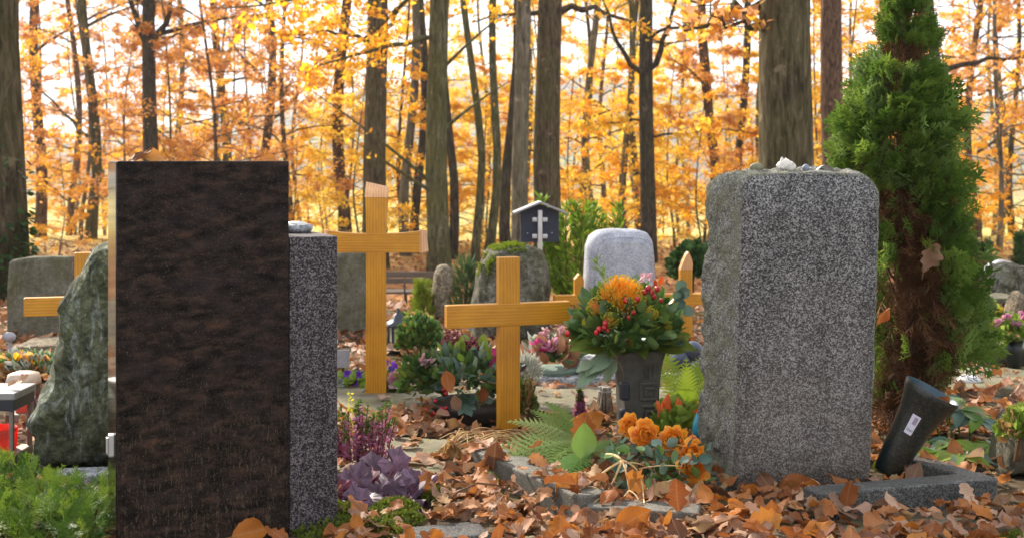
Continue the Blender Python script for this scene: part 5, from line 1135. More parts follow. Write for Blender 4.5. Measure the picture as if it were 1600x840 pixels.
def heuchera():
    rg = np.random.default_rng(83); Y = 3.72; s = Y/F; px, py = 590, 790; t = thing('heuchera', 'dusky purple heuchera with lobed leaves at the foot of the speckled pillar', 'plant', ((px-CX)*s, Y, 0)); f, b = MB(), MB()
    def lobed(seed):
        r = random.Random(seed); V, UV, Q = [(0, 0, 0)], [(.5, 0)], []; n = 44
        for ring in (0.5, 1.0):
            for i in range(n):
                a = 2*math.pi*i/n; lob = 1+.11*math.cos(7*a)+.05*math.cos(14*a)+.02*math.cos(21*a+1); notch = 1-.75*math.exp(-((a-math.pi*1.5)/.22)**2); rr = ring*lob*notch*.5; V.append((rr*math.cos(a), rr*math.sin(a), (.012*ring*math.cos(14*a+seed) - .07*ring**2+.05*math.sin(2*a+seed)*ring))); UV.append((.5+rr*math.cos(a), .5+rr*math.sin(a)))
        Q3 = [(0, 1+i, 1+(i+1) % n) for i in range(n)]; Q4 = [(1+i, 1+n+i, 1+n+(i+1) % n, 1+(i+1) % n) for i in range(n)]
        return np.array(V), {3: np.array(Q3), 4: np.array(Q4)}, np.array(UV)
    Ts = [lobed(k) for k in range(4)]; spots = [(540, 738), (575, 730), (612, 728), (640, 738), (555, 760), (590, 757), (622, 760), (655, 768), (534, 775), (575, 785), (605, 778), (640, 785), (560, 745), (535, 800), (563, 802), (630, 745), (598, 738), (648, 752), (588, 800), (550, 775), (615, 768), (570, 768), (600, 740), (528, 785), (648, 795)]
    for (x, y) in spots:
        dz = (790-y)*s*0.72; p = np.array(((x-px)*s, (y-790)*-0.004*.5+rg.uniform(-.04, .04), max(.02, .0+dz+rg.uniform(-.035, .03)))); up = np.array((rg.normal(0, .28), -.75+rg.normal(0, .25), .75)); f.many(Ts[rg.integers(4)], [basis((rg.normal(), rg.normal()*.3, -.3), up)*rg.uniform(.08, .13)], [p]); b.tube([(p[0]*.3, .02, 0), p*.6+np.array((0, 0, .01)), p], .0025, 4, cap=False)
    b.build('stems', M['skimmia'], t); f.build('foliage', M['heuchera'], t, True)
heuchera()
def frond_T(seed, n=15):
    r = random.Random(seed); S = []
    for i in range(n):
        t = i/n; c = np.array((0.0, t, .22*t-.36*t*t)); S.append((c, np.array((0, t+1.1/n, .22*(t+1/n)-.36*(t+1/n)**2)), .012))
        for sg in (-1, 1):
            L = .30*math.sin(math.pi*(.12+.86*t))**.8*(1-.45*t); d = nrm((sg*.9, .5, -.15)); m = 7
            for k in range(m):
                b = c+d*L*k/m; S.append((b, b+d*L*1.2/m, .012))
                for s2 in (-1, 1): S.append((b, b+nrm((sg*.55+s2*.35*0, .75*s2+.25, -.05))*L*.24*(1.1-k/m), .022))
    return strips_T(S)
FR = [frond_T(k) for k in range(3)]
def fern(label, px, py, Y, tips, mat, seed, upz=.3):
    s = Y/F; rg = np.random.default_rng(seed); t = thing('fern', label, 'plant', ((px-CX)*s, Y, EYE-(py-CY)*s)); b = MB()
    for (x, y, dy) in tips:
        d = np.array(((x-px)*s, dy, (py-y)*s)); L = np.linalg.norm(d); b.many(FR[rg.integers(3)], [basis(d+np.array((0, 0, .10*L)), np.array((0, -.35, 1))+rg.normal(0, .15, 3))*L*1.08], [np.zeros(3)], [rg.random()])
    b.build('fronds', M[mat], t, False)
fern('pale yellow green fern arching over the mossy kerb', 910, 690, 4.12, [(772, 712, -.15), (800, 662, .05), (815, 742, -.25), (835, 650, .1), (790, 690, -.05), (860, 640, .15), (760, 730, -.2)], 'fern', 84)
fern('small dark green fern frond tucked under the dry stalks', 915, 705, 4.0, [(845, 755, -.18), (870, 745, -.2), (960, 690, .02), (985, 700, -.03)], 'ferndark', 85)
fern('feathery yellow green fern beside the carved vase under the dark blue ball', 1070, 645, 4.75, [(1030, 575, .1), (1048, 558, .2), (1105, 560, .1), (1092, 585, -.1), (1024, 605, -.15), (1060, 590, -.2), (1112, 600, -.1), (1042, 602, -.2), (1125, 575, .2), (1076, 566, 0), (1085, 605, -.2)], 'limefern', 67)
b = MB(); b.many(leaf_T('beech', 12, 4, .36, .35, .45, .02, 6), [basis((.05, .08, 1), (.25, -1, .1))*.115], [W(908, 716, 3.92)]); b.tube([W(908, 716, 3.92), W(912, 745, 3.94)], .003, 5)
tag(b.build('broad_leaf', M['glossy'], None, True), 'single broad green leaf standing upright beside the fern', 'leaf')
# dry stalks, wilted plant, twig
def stalks():
    Y = 3.72; s = Y/F; px, py = 972, 720; o = W(px, py, Y); t = thing('dry_stalks', 'fan of tan dry umbel stalks leaning before the orange roses', 'plant', (o[0], o[1], 0)); b = MB()
    def ln(a, c, r=.0036, sag=.012):
        p, q = W(*a)-np.array((o[0], o[1], 0)), W(*c)-np.array((o[0], o[1], 0)); m = (p+q)/2+np.array((.004, 0, sag)); tt = np.linspace(0, 1, 6)[:, None]; b.tube((1-tt)**2*p+2*tt*(1-tt)*m+tt*tt*q, np.linspace(r, r*.7, 6), 6)
    N = (972, 719, Y); ln((948, 710, 3.8), N, .006); 
    for c in ((960, 748, 3.66), (915, 760, 3.62), (998, 738, 3.72), (983, 766, 3.62)): ln(N, c, .004)
    for a, c in (((915, 760, 3.62), (890, 778, 3.55)), ((960, 748, 3.66), (945, 775, 3.6)), ((983, 766, 3.62), (968, 788, 3.55)), ((983, 766, 3.62), (1000, 785, 3.55)), ((998, 738, 3.72), (1006, 780, 3.55)), ((1006, 780, 3.55), (1009, 835, 3.42)), ((998, 732, 3.72), (1066, 728, 3.72)), ((950, 770, 3.58), (905, 805, 3.5)), ((905, 805, 3.5), (880, 818, 3.46)), ((985, 722, 3.72), (1018, 735, 3.75)), ((915, 760, 3.62), (940, 768, 3.6))): ln(a, c, .0024)
    b.build('stems', M['stalk'], t)
    f = MB(); rg = np.random.default_rng(3); P = np.array([W(x, y, 3.56)-np.array((o[0], o[1], 0)) for x, y in [(945, 800), (955, 808), (985, 800), (1000, 815), (975, 795), (990, 820), (918, 795), (1012, 805)]]); scat(f, OVAL, P, rg.normal(0, .5, (8, 3))+np.array((0, 0, -.8)), .06, jit=.8, rg=rg); f.build('withered_leaves', M['dry'], t)
stalks()
def wilted():
    rg = np.random.default_rng(86); Y = 4.3; o = W(745, 690, Y); o[2] = 0; t = thing('wilted_plant', 'wilted straw coloured plant hanging over the kerb before the planter bowl', 'plant', o); b, f = MB(), MB(); P, D = [], []
    for k in range(26):
        a = np.array((rg.uniform(-.05, .20), rg.uniform(-.05, .1), rg.uniform(.04, .08))); c = W(rg.uniform(682, 760), rg.uniform(684, 712), 4.2)-o; m = (a+c)/2+np.array((0, 0, .05)); tt = np.linspace(0, 1, 6)[:, None]; b.tube((1-tt)**2*a+2*tt*(1-tt)*m+tt*tt*c, .0016, 4, cap=False)
        if k < 14: P += [c]*3; D += [rg.normal(0, .3, 3)+np.array((0, -.1, -1)) for _ in range(3)]
    scat(f, leaf_T('lance', 6, 2, .22, .5, .5, .06, 7), np.array(P), np.array(D), .058, jit=.6, rg=rg); b.build('stems', M['stalk'], t); f.build('withered_leaves', M['dry'], t)
wilted()
b = MB(); pts = [W(*p) for p in ((690, 790, 3.62), (715, 768, 3.62), (745, 754, 3.64), (775, 757, 3.66), (800, 768, 3.68), (815, 778, 3.68))]; b.tube(pts, .003, 6); tag(b.build('twig', M['twig']), 'thin arched brown twig lying over the fallen leaves before the mossy kerb', 'twig')

# ------------------------------------------------------------------ flowers
PET = [leaf_T('petal', 7, 3, .40, .9, .55, .05, k, stem=False) for k in range(4)]
def rose(parent, c, face, r, mat, seed, full=True):
    rg = np.random.default_rng(seed); b = MB(); B = basis(np.array((0.3, 0.2, 0.9)), face); ax = B[:, 2]; x, y = B[:, 0], B[:, 1]
    for ring, (n, tilt, ln) in enumerate(((5, .08, .50), (7, .26, .62), (8, .46, .74), (9, .68, .84), (10, .92, .93), (10, 1.2, 1.0), (8, 1.5, .98)) if full else ((4, .05, .7), (5, .25, .85), (5, .5, .95))):
        for k in range(n):
            a = 2*math.pi*(k+.5*(ring % 2))/n+rg.normal(0, .12); tl = tilt+rg.normal(0, .13); rad = x*math.cos(a)+y*math.sin(a); d = rad*math.sin(tl)+ax*math.cos(tl); inn = -(rad*math.cos(tl))+ax*math.sin(tl)
            b.many(PET[rg.integers(4)], [basis(d, inn)*r*ln*1.1], [np.asarray(c)-ax*r*.45+rad*r*.05*ring])
    return b.build('bloom', mat, parent)
def roses():
    Y = 3.85; o = W(1035, 770, Y); o[2] = 0.0; t = thing('rose_bush', 'low rose bush with orange blooms against the flank of the flecked gravestone', 'plant', o); st, f = MB(), MB(); rg = np.random.default_rng(90)
    for k, (x, y, r, Yb, m, face) in enumerate(((984, 664, 15, 4.0, 'rose', (-.2, -.6, .8)), (1008, 678, 19, 3.92, 'rose', (.05, -.9, .35)), (1052, 686, 18, 3.9, 'rose', (-.1, -.6, .8)), (1082, 683, 12, 3.85, 'rosepink', (.3, -.8, .5)), (1064, 699, 11, 3.84, 'rosepink', (-.1, -.7, .7)), (1081, 707, 17, 3.82, 'rose', (.2, -.8, .4)), (1084, 731, 20, 3.76, 'rose', (.1, -.95, .3)))):
        c = W(x, y, Yb)-o; rose(t, c, face, r*Yb/F*1.2, M[m], 100+k, m == 'rose')
        p0 = np.array((rg.uniform(-.05, .08), .05, .0)); st.tube([p0, p0*.4+c*.6+np.array((.01, 0, -.03)), c-np.array(face)*.012], [.0045, .0035, .003], 6)
    P, D = [], []
    for k in range(150):
        p = W(rg.uniform(940, 1105), rg.uniform(690, 775), rg.uniform(3.72, 3.98))-o; p[2] = max(.02, p[2]); P.append(p); D.append((rg.normal(0, .7), rg.normal(-.4, .5), rg.normal(.1, .5)))
    pick = rg.random(150) < .6; P = np.array(P); D = np.array(D); scat(f, OVAL, P[pick], D[pick], .042, jit=.7, rg=rg); g = MB(); scat(g, OVAL, P[~pick], D[~pick], .045, jit=.7, rg=rg)
    st.build('stems', M['stem'], t); f.build('foliage', M['glossy'], t); g.build('foliage', M['bluelf'], t)
roses()
def carved_vase():
    Y = 4.5; s = Y/F; o = np.array(((996-CX)*s, Y, 0)); t = thing('grave_vase', 'tall carved square stone vase with spiral reliefs holding the big flower arrangement', 'vase', o, R(12)); Z = lambda y: EYE-(y-CY)*s
    b = MB(); V = []; prof = [(30, 695), (29.5, 660), (30, 630), (31, 600), (33, 578), (36, 560), (39, 549), (39, 546), (34, 546), (30, 560)]; n = 4
    for w_, y in prof:
        h = w_*s
        for cx_, cy_ in ((-1, -1), (-.86, -1.03), (.86, -1.03), (1, -1), (1.0, -.86), (1.0, .86), (1, 1), (-1, 1), (-1.0, .86), (-1.0, -.86)): V.append((cx_*h*.92, cy_*h*.75, Z(y)))
    m = 10; i, k = np.meshgrid(np.arange(len(prof)-1), np.arange(m), indexing='ij'); i = i.ravel(); k = k.ravel(); k2 = (k+1) % m; b.add(np.array(V), np.stack((i*m+k, i*m+k2, (i+1)*m+k2, (i+1)*m+k), 1)); b.build('body', M['carved'], t, False)
    def fy(y): return -np.interp(y, [546, 560, 578, 600, 630, 660, 695], [39, 36, 33, 31, 30, 29.5, 30])*s*.775
    def bar(x0, y0, x1, y1, wd=4):
        b2 = MB(); L = math.hypot(x1-x0, y1-y0)
        b2.box((0, 0, 0), ((abs(x1-x0)+wd)*s, .012, (abs(y1-y0)+wd)*s), bev=.003); V = b2.v[0]+np.array((((x0+x1)/2-996)*s, fy((y0+y1)/2)-.001, Z((y0+y1)/2))); return V, b2.f
    for (cx_, cy_, h) in ((1006, 607, 12), (1008, 642, 12)):
        b = MB()
        for q in ((cx_-h, cy_-h, cx_+h, cy_-h), (cx_-h, cy_-h+4, cx_-h, cy_+h), (cx_-h+4, cy_+h, cx_+h, cy_+h), (cx_+h, cy_-h*.0-2, cx_+h, cy_+h-4), (cx_-h*.35, cy_-h*.35, cx_+h-4.2, cy_-h*.35), (cx_-h*.35, cy_-h*.35+4, cx_-h*.35, cy_+h*.4), (cx_-h*.35+4, cy_+h*.4, cx_+2, cy_+h*.4)):
            V, ff = bar(*q); n0 = b.n; b.v.append(V); b.uv.append(np.zeros((len(V), 2))); b.n += len(V)
            for kk, arrs in ff.items():
                for a in arrs: b.f.setdefault(kk, []).append(a+n0)
        b.build('spiral_relief', M['carved'], t, False)
    b = MB()
    for x in (1000, 1007, 1014):
        V, ff = bar(x, 566, x, 586, 2.5); n0 = b.n; b.v.append(V); b.uv.append(np.zeros((len(V), 2))); b.n += len(V)
        for kk, arrs in ff.items():
            for a in arrs: b.f.setdefault(kk, []).append(a+n0)
    b.build('rib_relief', M['carved'], t, False)
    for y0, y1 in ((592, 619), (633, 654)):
        b = MB(); b.box((-29.5*s*.92-.001, -30*s*.77+.006, (Z(y0)+Z(y1))/2), (.034, .03, (y1-y0)*s), bev=.006); b.build('recess_shade_block', M['black'], t, False)  # raised black blocks stand in for the shade of cut recesses
carved_vase()
def arrangement():
    Y = 4.5; s = Y/F; o = np.array(((980-CX)*s, Y, EYE-(548-CY)*s)); t = thing('flower_arrangement', 'large arrangement of orange pincushion flowers and red berries in the carved vase', 'flowers', o); rg = np.random.default_rng(120); Z = lambda y: (548-y)*s; X = lambda x: (x-980)*s
    # green mass
    for m, n, T, sz in (('glossy', 330, [OVAL, LANCE], .055), ('ferndark', 500, [leaf_T('lance', 3, 1, .07, .4, 0, 0, 3, stem=False)], .05), ('bluelf', 36, [leaf_T('beech', 6, 2, .38, .5, .2, .03, 4)], .055), ('limelf', 40, [OVAL], .045), ('box', 150, [OVAL], .04)):
        P, D = dome(n, (0, 0, Z(515)), (80*s, 70*s, 62*s), rg, -.35, .45); f = MB(); scat(f, T, P, D+np.array((0, 0, .15)), sz*rg.uniform(.7, 1.3, n), jit=.7, rg=rg); f.build('foliage', M[m], t)
    b = MB(); V, Fc, UV = ball_T(3); b.add(V*np.array((40*s, 36*s, 26*s))+np.array((X(985), .01, Z(532))), Fc[3]); b.build('floral_foam', M['ferndark'], t)
    # broad collar leaves
    f = MB()
    for (x, y, dx, dy, dz, L) in ((985, 545, .95, -.25, .38, .18), (1000, 545, .85, -.5, .5, .15), (1010, 548, .98, -.1, .12, .17), (960, 545, -.9, -.4, .12, .17), (950, 543, -.98, -.15, .22, .14), (975, 548, -.5, -.85, .05, .12), (990, 548, .2, -.95, .05, .11), (1015, 545, .8, .3, .3, .16), (940, 540, -.8, .4, .3, .15), (965, 548, -.15, -.95, .1, .11)):
        f.many(leaf_T('beech', 10, 3, .27, -.35, .35, .04, int(x)), [basis((dx, dy, dz), (0, -.55, .9))*L*1.05], [(X(x), -.03, Z(y)+.01)])
    f.build('collar_leaves', M['olive'], t)
    f = MB()
    for k, (x, y, dx, dz, L) in enumerate(((958, 548, -.8, -.35, .13), (950, 552, -.75, -.65, .10), (960, 556, -.5, -.8, .09), (940, 566, -.85, -.45, .12), (928, 560, -.8, -.2, .08))): f.many(leaf_T('beech', 10, 3, .26, -.5, .3, .04, 40+k), [basis((dx, -.35, dz), (-.2, -.6, .75))*L], [(X(x), -.07, Z(y))])
    f.build('drooping_leaves', M['pale'], t)['label'] = 'pale edged drooping leaves'
    f = MB()
    for (x, y, dx, dz) in ((1045, 490, .5, .8), (1052, 478, .9, .3), (1056, 470, .4, .9), (1060, 462, .9, .5), (1048, 500, .9, -.2), (1065, 480, .8, -.5), (1062, 455, .1, 1)): f.many(leaf_T('round', 6, 2, .42, .3, .2, .02, int(y)), [basis((dx, -.3, dz), (.1, -1, .3))*.05], [(X(x), .0, Z(y))])
    f.tube([(X(1025), 0, Z(510)), (X(1050), 0, Z(485)), (X(1064), 0, Z(455))], .002, 5); f.build('eucalyptus_sprig', M['bluelf'], t)
    f = MB(); P = []; 
    for k in range(70): u = rg.random(); P.append((X(950+4*math.sin(u*5)-u*12), .03, Z(470-u*62)))
    scat(f, leaf_T('lance', 3, 1, .06, .4, 0, 0, 3, stem=False), np.array(P), rg.normal(0, .8, (70, 3))+np.array((0, 0, .5)), .035, jit=.8, rg=rg); f.build('asparagus_fern', M['yew'], t)
    # pincushions: a dome of curved styles
    SV = leaf_T('lance', 6, 1, .035, 1.1, .0, 0, 2, stem=False)
    for (x, y, r, mt, face, dy) in ((968, 460, 50, 'protea', (.15, -.6, .8), -.065), (934, 474, 25, 'proteared', (-.6, -.6, .5), -.06), (918, 496, 12, 'proteared', (-.8, -.6, .2), -.05), (1012, 478, 15, 'protea', (.4, -.8, .4), -.10), (950, 488, 16, 'proteared', (-.2, -.9, .3), -.12), (1040, 500, 10, 'proteared', (.7, -.6, .3), -.06)):
        n = 620 if r > 40 else 300; c = np.array((X(x), dy, Z(y)-.012)); ax = nrm(face); P, D = [], []
        while len(P) < n:
            d = rg.normal(0, 1, 3); d /= np.linalg.norm(d)
            if d @ ax < -.1: continue
            P.append(c+d*r*s*.36); D.append(d)
        mats = [basis(d+rg.normal(0, .12, 3), ax+rg.normal(0, .2, 3))*r*s*rg.uniform(.40, .52) for d in D]; f = MB(); f.many(SV, mats, P); f.many(BALL2, [np.eye(3)*r*s*.42], [c]); fl = f.build('pincushion_flower', M[mt], t)
        f = MB(); f.many(BALL1, [np.eye(3)*.0028]*(n//2), [np.array(p)+nrm(d)*r*s*.42 for p, d in list(zip(P, D))[::2]]); f.build('pollen_tips', M['yellowtip'], fl)
    for (x, y) in ((972, 462), (990, 460), (1002, 470), (984, 481), (977, 488), (932, 506), (940, 503), (928, 511), (945, 508), (941, 497), (1008, 446), (1013, 452), (1022, 447), (1028, 464), (1017, 458), (884, 513), (1003, 452)):
        b = MB(); r = rg.uniform(3.4, 4.8)*s; b.many(BALL2, [np.diag((r, r, r*1.2))], [(X(x), -.125-.02*rg.random() if x < 1000 else -.10, Z(y))]); b.build('berry', M['berry'], t)
    f = MB(); P = [(X(x), -.05, Z(y)) for x, y in ((1016, 440), (1022, 445), (1027, 442), (1019, 450), (1030, 452))]; scat(f, leaf_T('lance', 5, 1, .25, .4, .3, 0, 3, stem=False), np.array(P), np.array([(.2, -.4, 1)]*5), .035, jit=.5, rg=rg); f.build('red_bracts', M['pepper'], t)
    f = MB(); P = [(X(x), -.04, Z(y)) for x, y in ((1003, 436), (1008, 432), (996, 440), (1012, 437))]; scat(f, PET, np.array(P), np.array([(.1, -.5, 1)]*4), .03, jit=.7, rg=rg); f.build('pale_blossom', M['palepink'], t)
arrangement()
leaf_thing('crumpled orange brown leaf lying on the collar of the flower arrangement', 'oak', 'orange', W(972, 540, 4.36), (.3, -.3, .7), (.2, -1, .3), .06, 31, curl=1.1, fold=.7)
def planter():
    Y = 4.95; s = Y/F; o = np.array(((738-CX)*s, Y, 0.0)); t = thing('planter_bowl', 'dark brown bowl planted with hellebore, skimmia and red berries behind the small amber cross', 'planter', o); rg = np.random.default_rng(130); Z = lambda y: EYE-(y-CY)*s; X = lambda x: (x-738)*s
    b = MB(); b.lathe([(0, .0), (44*s, .0), (47*s, .006), (58*s, .035), (66*s, Z(634)), (67*s, Z(626)), (63*s, Z(625)), (60*s, Z(634)), (0, Z(632))], 40); b.build('bowl', M['bowlbrown'], t)
    b = MB(); b.lathe([(0, Z(627)), (61*s, Z(630))], 24); b.build('potting_soil', M['soil'], t)
    for m, n, T, sz, c, rad in (('glossy', 300, [OVAL, LANCE], .05, (X(725), -.02, Z(600)), (90, 70, 55)), ('bluelf', 120, [LANCE, OVAL], .06, (X(735), -.03, Z(590)), (75, 70, 50)), ('box', 260, [OVAL], .038, (X(660), -.02, Z(595)), (38, 45, 45)), ('limelf', 44, [OVAL, LANCE], .055, (X(735), -.03, Z(585)), (62, 60, 55)), ('pale', 40, [OVAL], .05, (X(740), -.05, Z(585)), (55, 60, 40)), ('heuchera', 30, [OVAL], .05, (X(790), -.02, Z(595)), (25, 50, 40))):
        P, D = dome(n, np.array(c)+np.array((0, 0, 2*s)), np.array(rad)*s*np.array((1, 1, .95)), rg, -.45, .55); f = MB(); scat(f, T, P, D+np.array((0, -.1, .2)), sz*rg.uniform(.7, 1.25, n), jit=.7, rg=rg); f.build('foliage', M[m], t)
    # rosette in front
    f = MB()
    for k in range(11): a = k*2.4; d = (math.cos(a), -.55, math.sin(a)); f.many(leaf_T('lance', 7, 2, .25, .4, .3, .02, k), [basis(d, (0, -1, .4))*(.05+.002*k)], [(X(730), -.165, Z(615))])
    f.build('leaf_rosette', M['bluelf'], t)
    for (x, y, r) in ((708, 535, 20), (743, 542, 18), (712, 560, 12)):
        f = MB(); P, D = dome(150, (X(x), .0, Z(y)), (r*s, r*s*.8, r*s*1.0), rg, -.4, .5); f.many(BALL1, [np.eye(3)*.005]*150, P); f.build('skimmia_head', M['skimmia'], t)
    for (x, y, mt, n, r) in ((662, 556, 'palepink', 9, .034), (674, 562, 'palepink', 8, .032), (776, 552, 'magenta', 10, .04), (770, 572, 'magenta', 8, .032), (776, 590, 'pinkfl', 7, .028)):
        f = MB(); c = np.array((X(x), -.09, Z(y))); D = rg.normal(0, 1, (n, 3))*np.array((.8, .4, .8))+np.array((0, -.4, -.1)); scat(f, PET, np.repeat(c[None], n, 0), D, r, jit=.5, rg=rg); f.build('blossom', M[mt], t)
    for (x, y) in ((671, 628), (676, 638), (668, 634), (682, 633), (700, 603), (696, 597), (693, 626), (700, 625), (684, 614), (704, 592)): b = MB(); b.many(BALL2, [np.eye(3)*.009], [(X(x), -.15, Z(y))]); b.build('berry', M['berry'], t)
planter()
for x, y, Yb, lab, sd, col, d in ((697, 578, 4.72, 'large russet beech leaf caught upright among the flowers of the brown planter bowl', 51, 'russet', (.15, -.1, -1)), (716, 640, 4.72, 'pinkish brown leaf hanging over the rim of the brown planter bowl', 52, 'beige', (-.3, -.2, .9)), (752, 628, 4.74, 'russet leaf hanging beside the small amber cross on the rim of the brown planter bowl', 53, 'russet', (.1, -.1, .9))):
    leaf_thing(lab, 'beech', col, W(x, y, Yb), d, (.2, -1, .2), .085 if sd == 51 else .07, sd)
def green_bowl():
    Y = 5.75; s = Y/F; o = np.array(((868-CX)*s, Y, 0)); zb = EYE-(600-CY)*s; o[2] = max(0, zb); t = thing('planter_bowl', 'grey green bowl of pink cyclamen and dried magnolia leaves on the pale kerb', 'planter', o); rg = np.random.default_rng(140); Z = lambda y: EYE-(y-CY)*s-o[2]; X = lambda x: (x-868)*s
    b = MB(); b.lathe([(0, 0), (27*s, 0), (31*s, .02), (35*s, Z(578)), (37*s, Z(574)), (33*s, Z(574)), (0, Z(578))], 36); b.build('bowl', M['bowlgreen'], t)
    for m, n, T, sz, c, rad in (('brownlf', 26, [OVAL], .085, (X(862), 0, Z(562)), (38, 36, 22)), ('silver', 26, [OVAL], .07, (X(845), 0, Z(560)), (25, 30, 22)), ('bluegreen', 30, JT, .08, (X(866), 0, Z(562)), (36, 34, 22)), ('glossy', 50, [LANCE], .06, (X(875), 0, Z(560)), (32, 32, 26))):
        P, D = dome(n, c, np.array(rad)*s, rg, -.2, .6); f = MB(); scat(f, T, P, D+np.array((0, 0, .3)), sz*rg.uniform(.7, 1.25, n), jit=.7, rnd=rg.random(n) if m == 'bluegreen' else None, rg=rg); f.build('foliage', M[m], t)
    for (x, y, mt) in ((841, 542, 'magenta'), (856, 545, 'pinkfl'), (866, 540, 'pinkfl')):
        f = MB(); scat(f, PET, np.repeat(np.array([(X(x), -.06, Z(y))]), 9, 0), rg.normal(0, .6, (9, 3))+np.array((0, -.2, .5)), .055, jit=.5, rg=rg); f.build('blossom', M[mt], t)
    for (x, y) in ((846, 520), (854, 514), (877, 512), (872, 525)):
        f = MB(); P = np.array([(X(x+rg.normal(0, 1.5)), .02, Z(y+u*22)) for u in rg.random(40)]); scat(f, [BOXL], P, rg.normal(0, .6, (40, 3))+np.array((0, 0, .5)), .02, jit=.8, rg=rg); f.build('flower_spike', M['palepink'], t)
green_bowl()
def pink_vase():
    Y = GY(580); s = Y/F; t = thing('grave_vase', 'dark green cone vase filled with pink mauve flowers before the low stone wall', 'vase', ((1584-CX)*s, Y, 0)); rg = np.random.default_rng(150); Z = lambda y: EYE-(y-CY)*s
    b = MB(); b.lathe([(0, 0), (9*s, 0), (12*s, Z(550)), (15*s, Z(528)), (13*s, Z(528)), (0, Z(535))], 24); b.build('body', M['vase'], t)
    f = MB(); P, D = dome(170, (0, 0, Z(522)), (28*s, 26*s, 22*s), rg, -.4, .5); scat(f, [OVAL], P, D, .05, jit=.7, rg=rg); f.build('foliage', M['limelf'], t)
    for k in range(16):
        d = rg.normal(0, 1, 3); d = nrm((d[0], -abs(d[1]), abs(d[2])*.9)); c = np.array((d[0]*24*s-.005, d[1]*20*s, Z(508)+d[2]*18*s)); f = MB(); scat(f, PET, np.repeat(c[None], 12, 0), rg.normal(0, .8, (12, 3))+d, .026, jit=.6, rg=rg); f.build('blossom', M['pinkfl'], t)
pink_vase()
# peppers, teal pot, dark balls, bundle, bowls and small signs
def peppers():
    Y = 4.35; s = Y/F; o = np.array(((1060-CX)*s, Y, 0)); t = thing('pepper_plant', 'ornamental pepper with red orange fruits and green leaves beside the carved vase', 'plant', o); rg = np.random.default_rng(160); Z = lambda y: EYE-(y-CY)*s; X = lambda x: (x-1060)*s
    st = MB()
    for (x, y) in ((1034, 636), (1040, 630), (1046, 636), (1056, 634), (1062, 638), (1051, 640), (1082, 636), (1088, 640), (1036, 626), (1030, 640)):
        b = MB(); L = .06; d = nrm((rg.normal(0, .3), -.2, 1)); b.tube([np.array((X(x), -.03, Z(y+10)))+d*L*q for q in (0, .2, .5, .8, 1)], [.007, .012, .011, .006, .001], 8, u=0); b.build('pepper', M['pepper'], t); st.tube([(0, 0, 0), (X(x), -.03, Z(y+10))], .002, 4, cap=False)
    f = MB(); P, D = dome(60, (0, 0, Z(668)), (34*s, 30*s, 28*s), rg, -.3, .5); scat(f, [LOBE, OVAL], P, D+np.array((0, -.2, .2)), .065, jit=.6, rg=rg); f.build('foliage', M['limelf'], t); st.build('stems', M['stem'], t)
peppers()
Y = 4.12; s = Y/F; b = MB(); o = W(1093, 682, Y); b.lathe([(0, 0), (.019, .0), (.024, .02), (.024, .045), (.018, .075), (.008, .098), (0, .102)], 24); b.v[0][:, 0] += .012*np.clip(b.v[0][:, 2]/.1, 0, 1)**2; tag(b.build('grave_ornament', M['teal'], loc=tuple(o)), 'teal teardrop ornament tucked against the flank of the flecked gravestone', 'ornament')
for px, py, r, lab in ((1063, 562, 18, 'dark slate blue glazed ball behind the feathery yellow green plant'), (1083, 548, 16, 'second slate blue ball half hidden by the flecked gravestone')):
    Y = 5.3; s = Y/F; z0 = EYE-(py+r-CY)*s; b = MB(); b.lathe([(0, 0), (r*s*.5, .004)]+[(r*s*math.sin(a), r*s*(1-math.cos(a))) for a in np.linspace(.6, math.pi-.02, 14)], 28); t = thing('ball_ornament', lab, 'ornament', ((px-CX)*s, Y, 0)); b.build('ball', M['slateblue'], t, loc=(0, 0, z0)); b = MB(); b.lathe([(r*s*.7, 0), (r*s*.55, z0*.5), (r*s*.5, z0+.01), (0, z0+.01)], 20); b.build('pedestal', M['greystone'], t)
Y = 4.9; s = Y/F; t = thing('twig_bundle', 'grey bundle of dry twigs tied at the top beside the carved vase', 'bundle', ((945-CX)*s, Y, 0)); rg = np.random.default_rng(170); b = MB(); zt = EYE-(603-CY)*s
for k in range(60):
    a = rg.uniform(0, 6.28); r = rg.uniform(.2, 1); b.tube([(r*.042*math.cos(a), r*.04*math.sin(a), 0), (r*.024*math.cos(a), r*.022*math.sin(a), zt*.85), (r*.028*math.cos(a+.2), r*.028*math.sin(a+.2), zt)], .0035, 5)
b.build('twigs', M['bundle'], t); b = MB(); b.lathe([(.025, zt*.84), (.027, zt*.86), (.027, zt*.88), (.025, zt*.9)], 16); b.build('tie', M['silver'], t)
blob('white_bowl', 1514, .105, .055, .10, GY(602), 0.0, M['white'], 'upturned white bowl lying on the leaves behind the thuja', 'bowl', 3, .03)
Y = 6.3; s = Y/F; t = thing('name_marker', 'small oval grey name marker on a stake before the weathered stone ledge', 'sign', ((14-CX)*s, Y, 0)); Z = lambda y: EYE-(y-CY)*s
b = MB(); b.lathe([(0, -.006), (.033, -.006), (.034, 0), (.033, .006), (0, .006)], 24, M=np.array(Matrix.Rotation(R(90), 3, 'X'))); b.v[0][:, 2] *= .72; b.build('plate', M['plaque'], t, loc=(0, 0, Z(526))); b = MB(); b.box((0, .010, Z(526)/2), (.016, .008, Z(526))); b.build('stake', M['plaque'], t, False)
Y = 5.6; s = Y/F; t = thing('name_marker', 'small square grey plate on a stake beside the pansies and the tall flared cross', 'sign', ((536-CX)*s, Y, 0), R(4)); Z = lambda y: EYE-(y-CY)*s
b = MB(); b.box((0, 0, Z(560)), (20*s, .008, 28*s), bev=.002); b.build('plate', M['plaque'], t, False); b = MB(); b.box((0, .009, Z(565)/2), (.012, .008, Z(565))); b.build('stake', M['twig'], t, False)
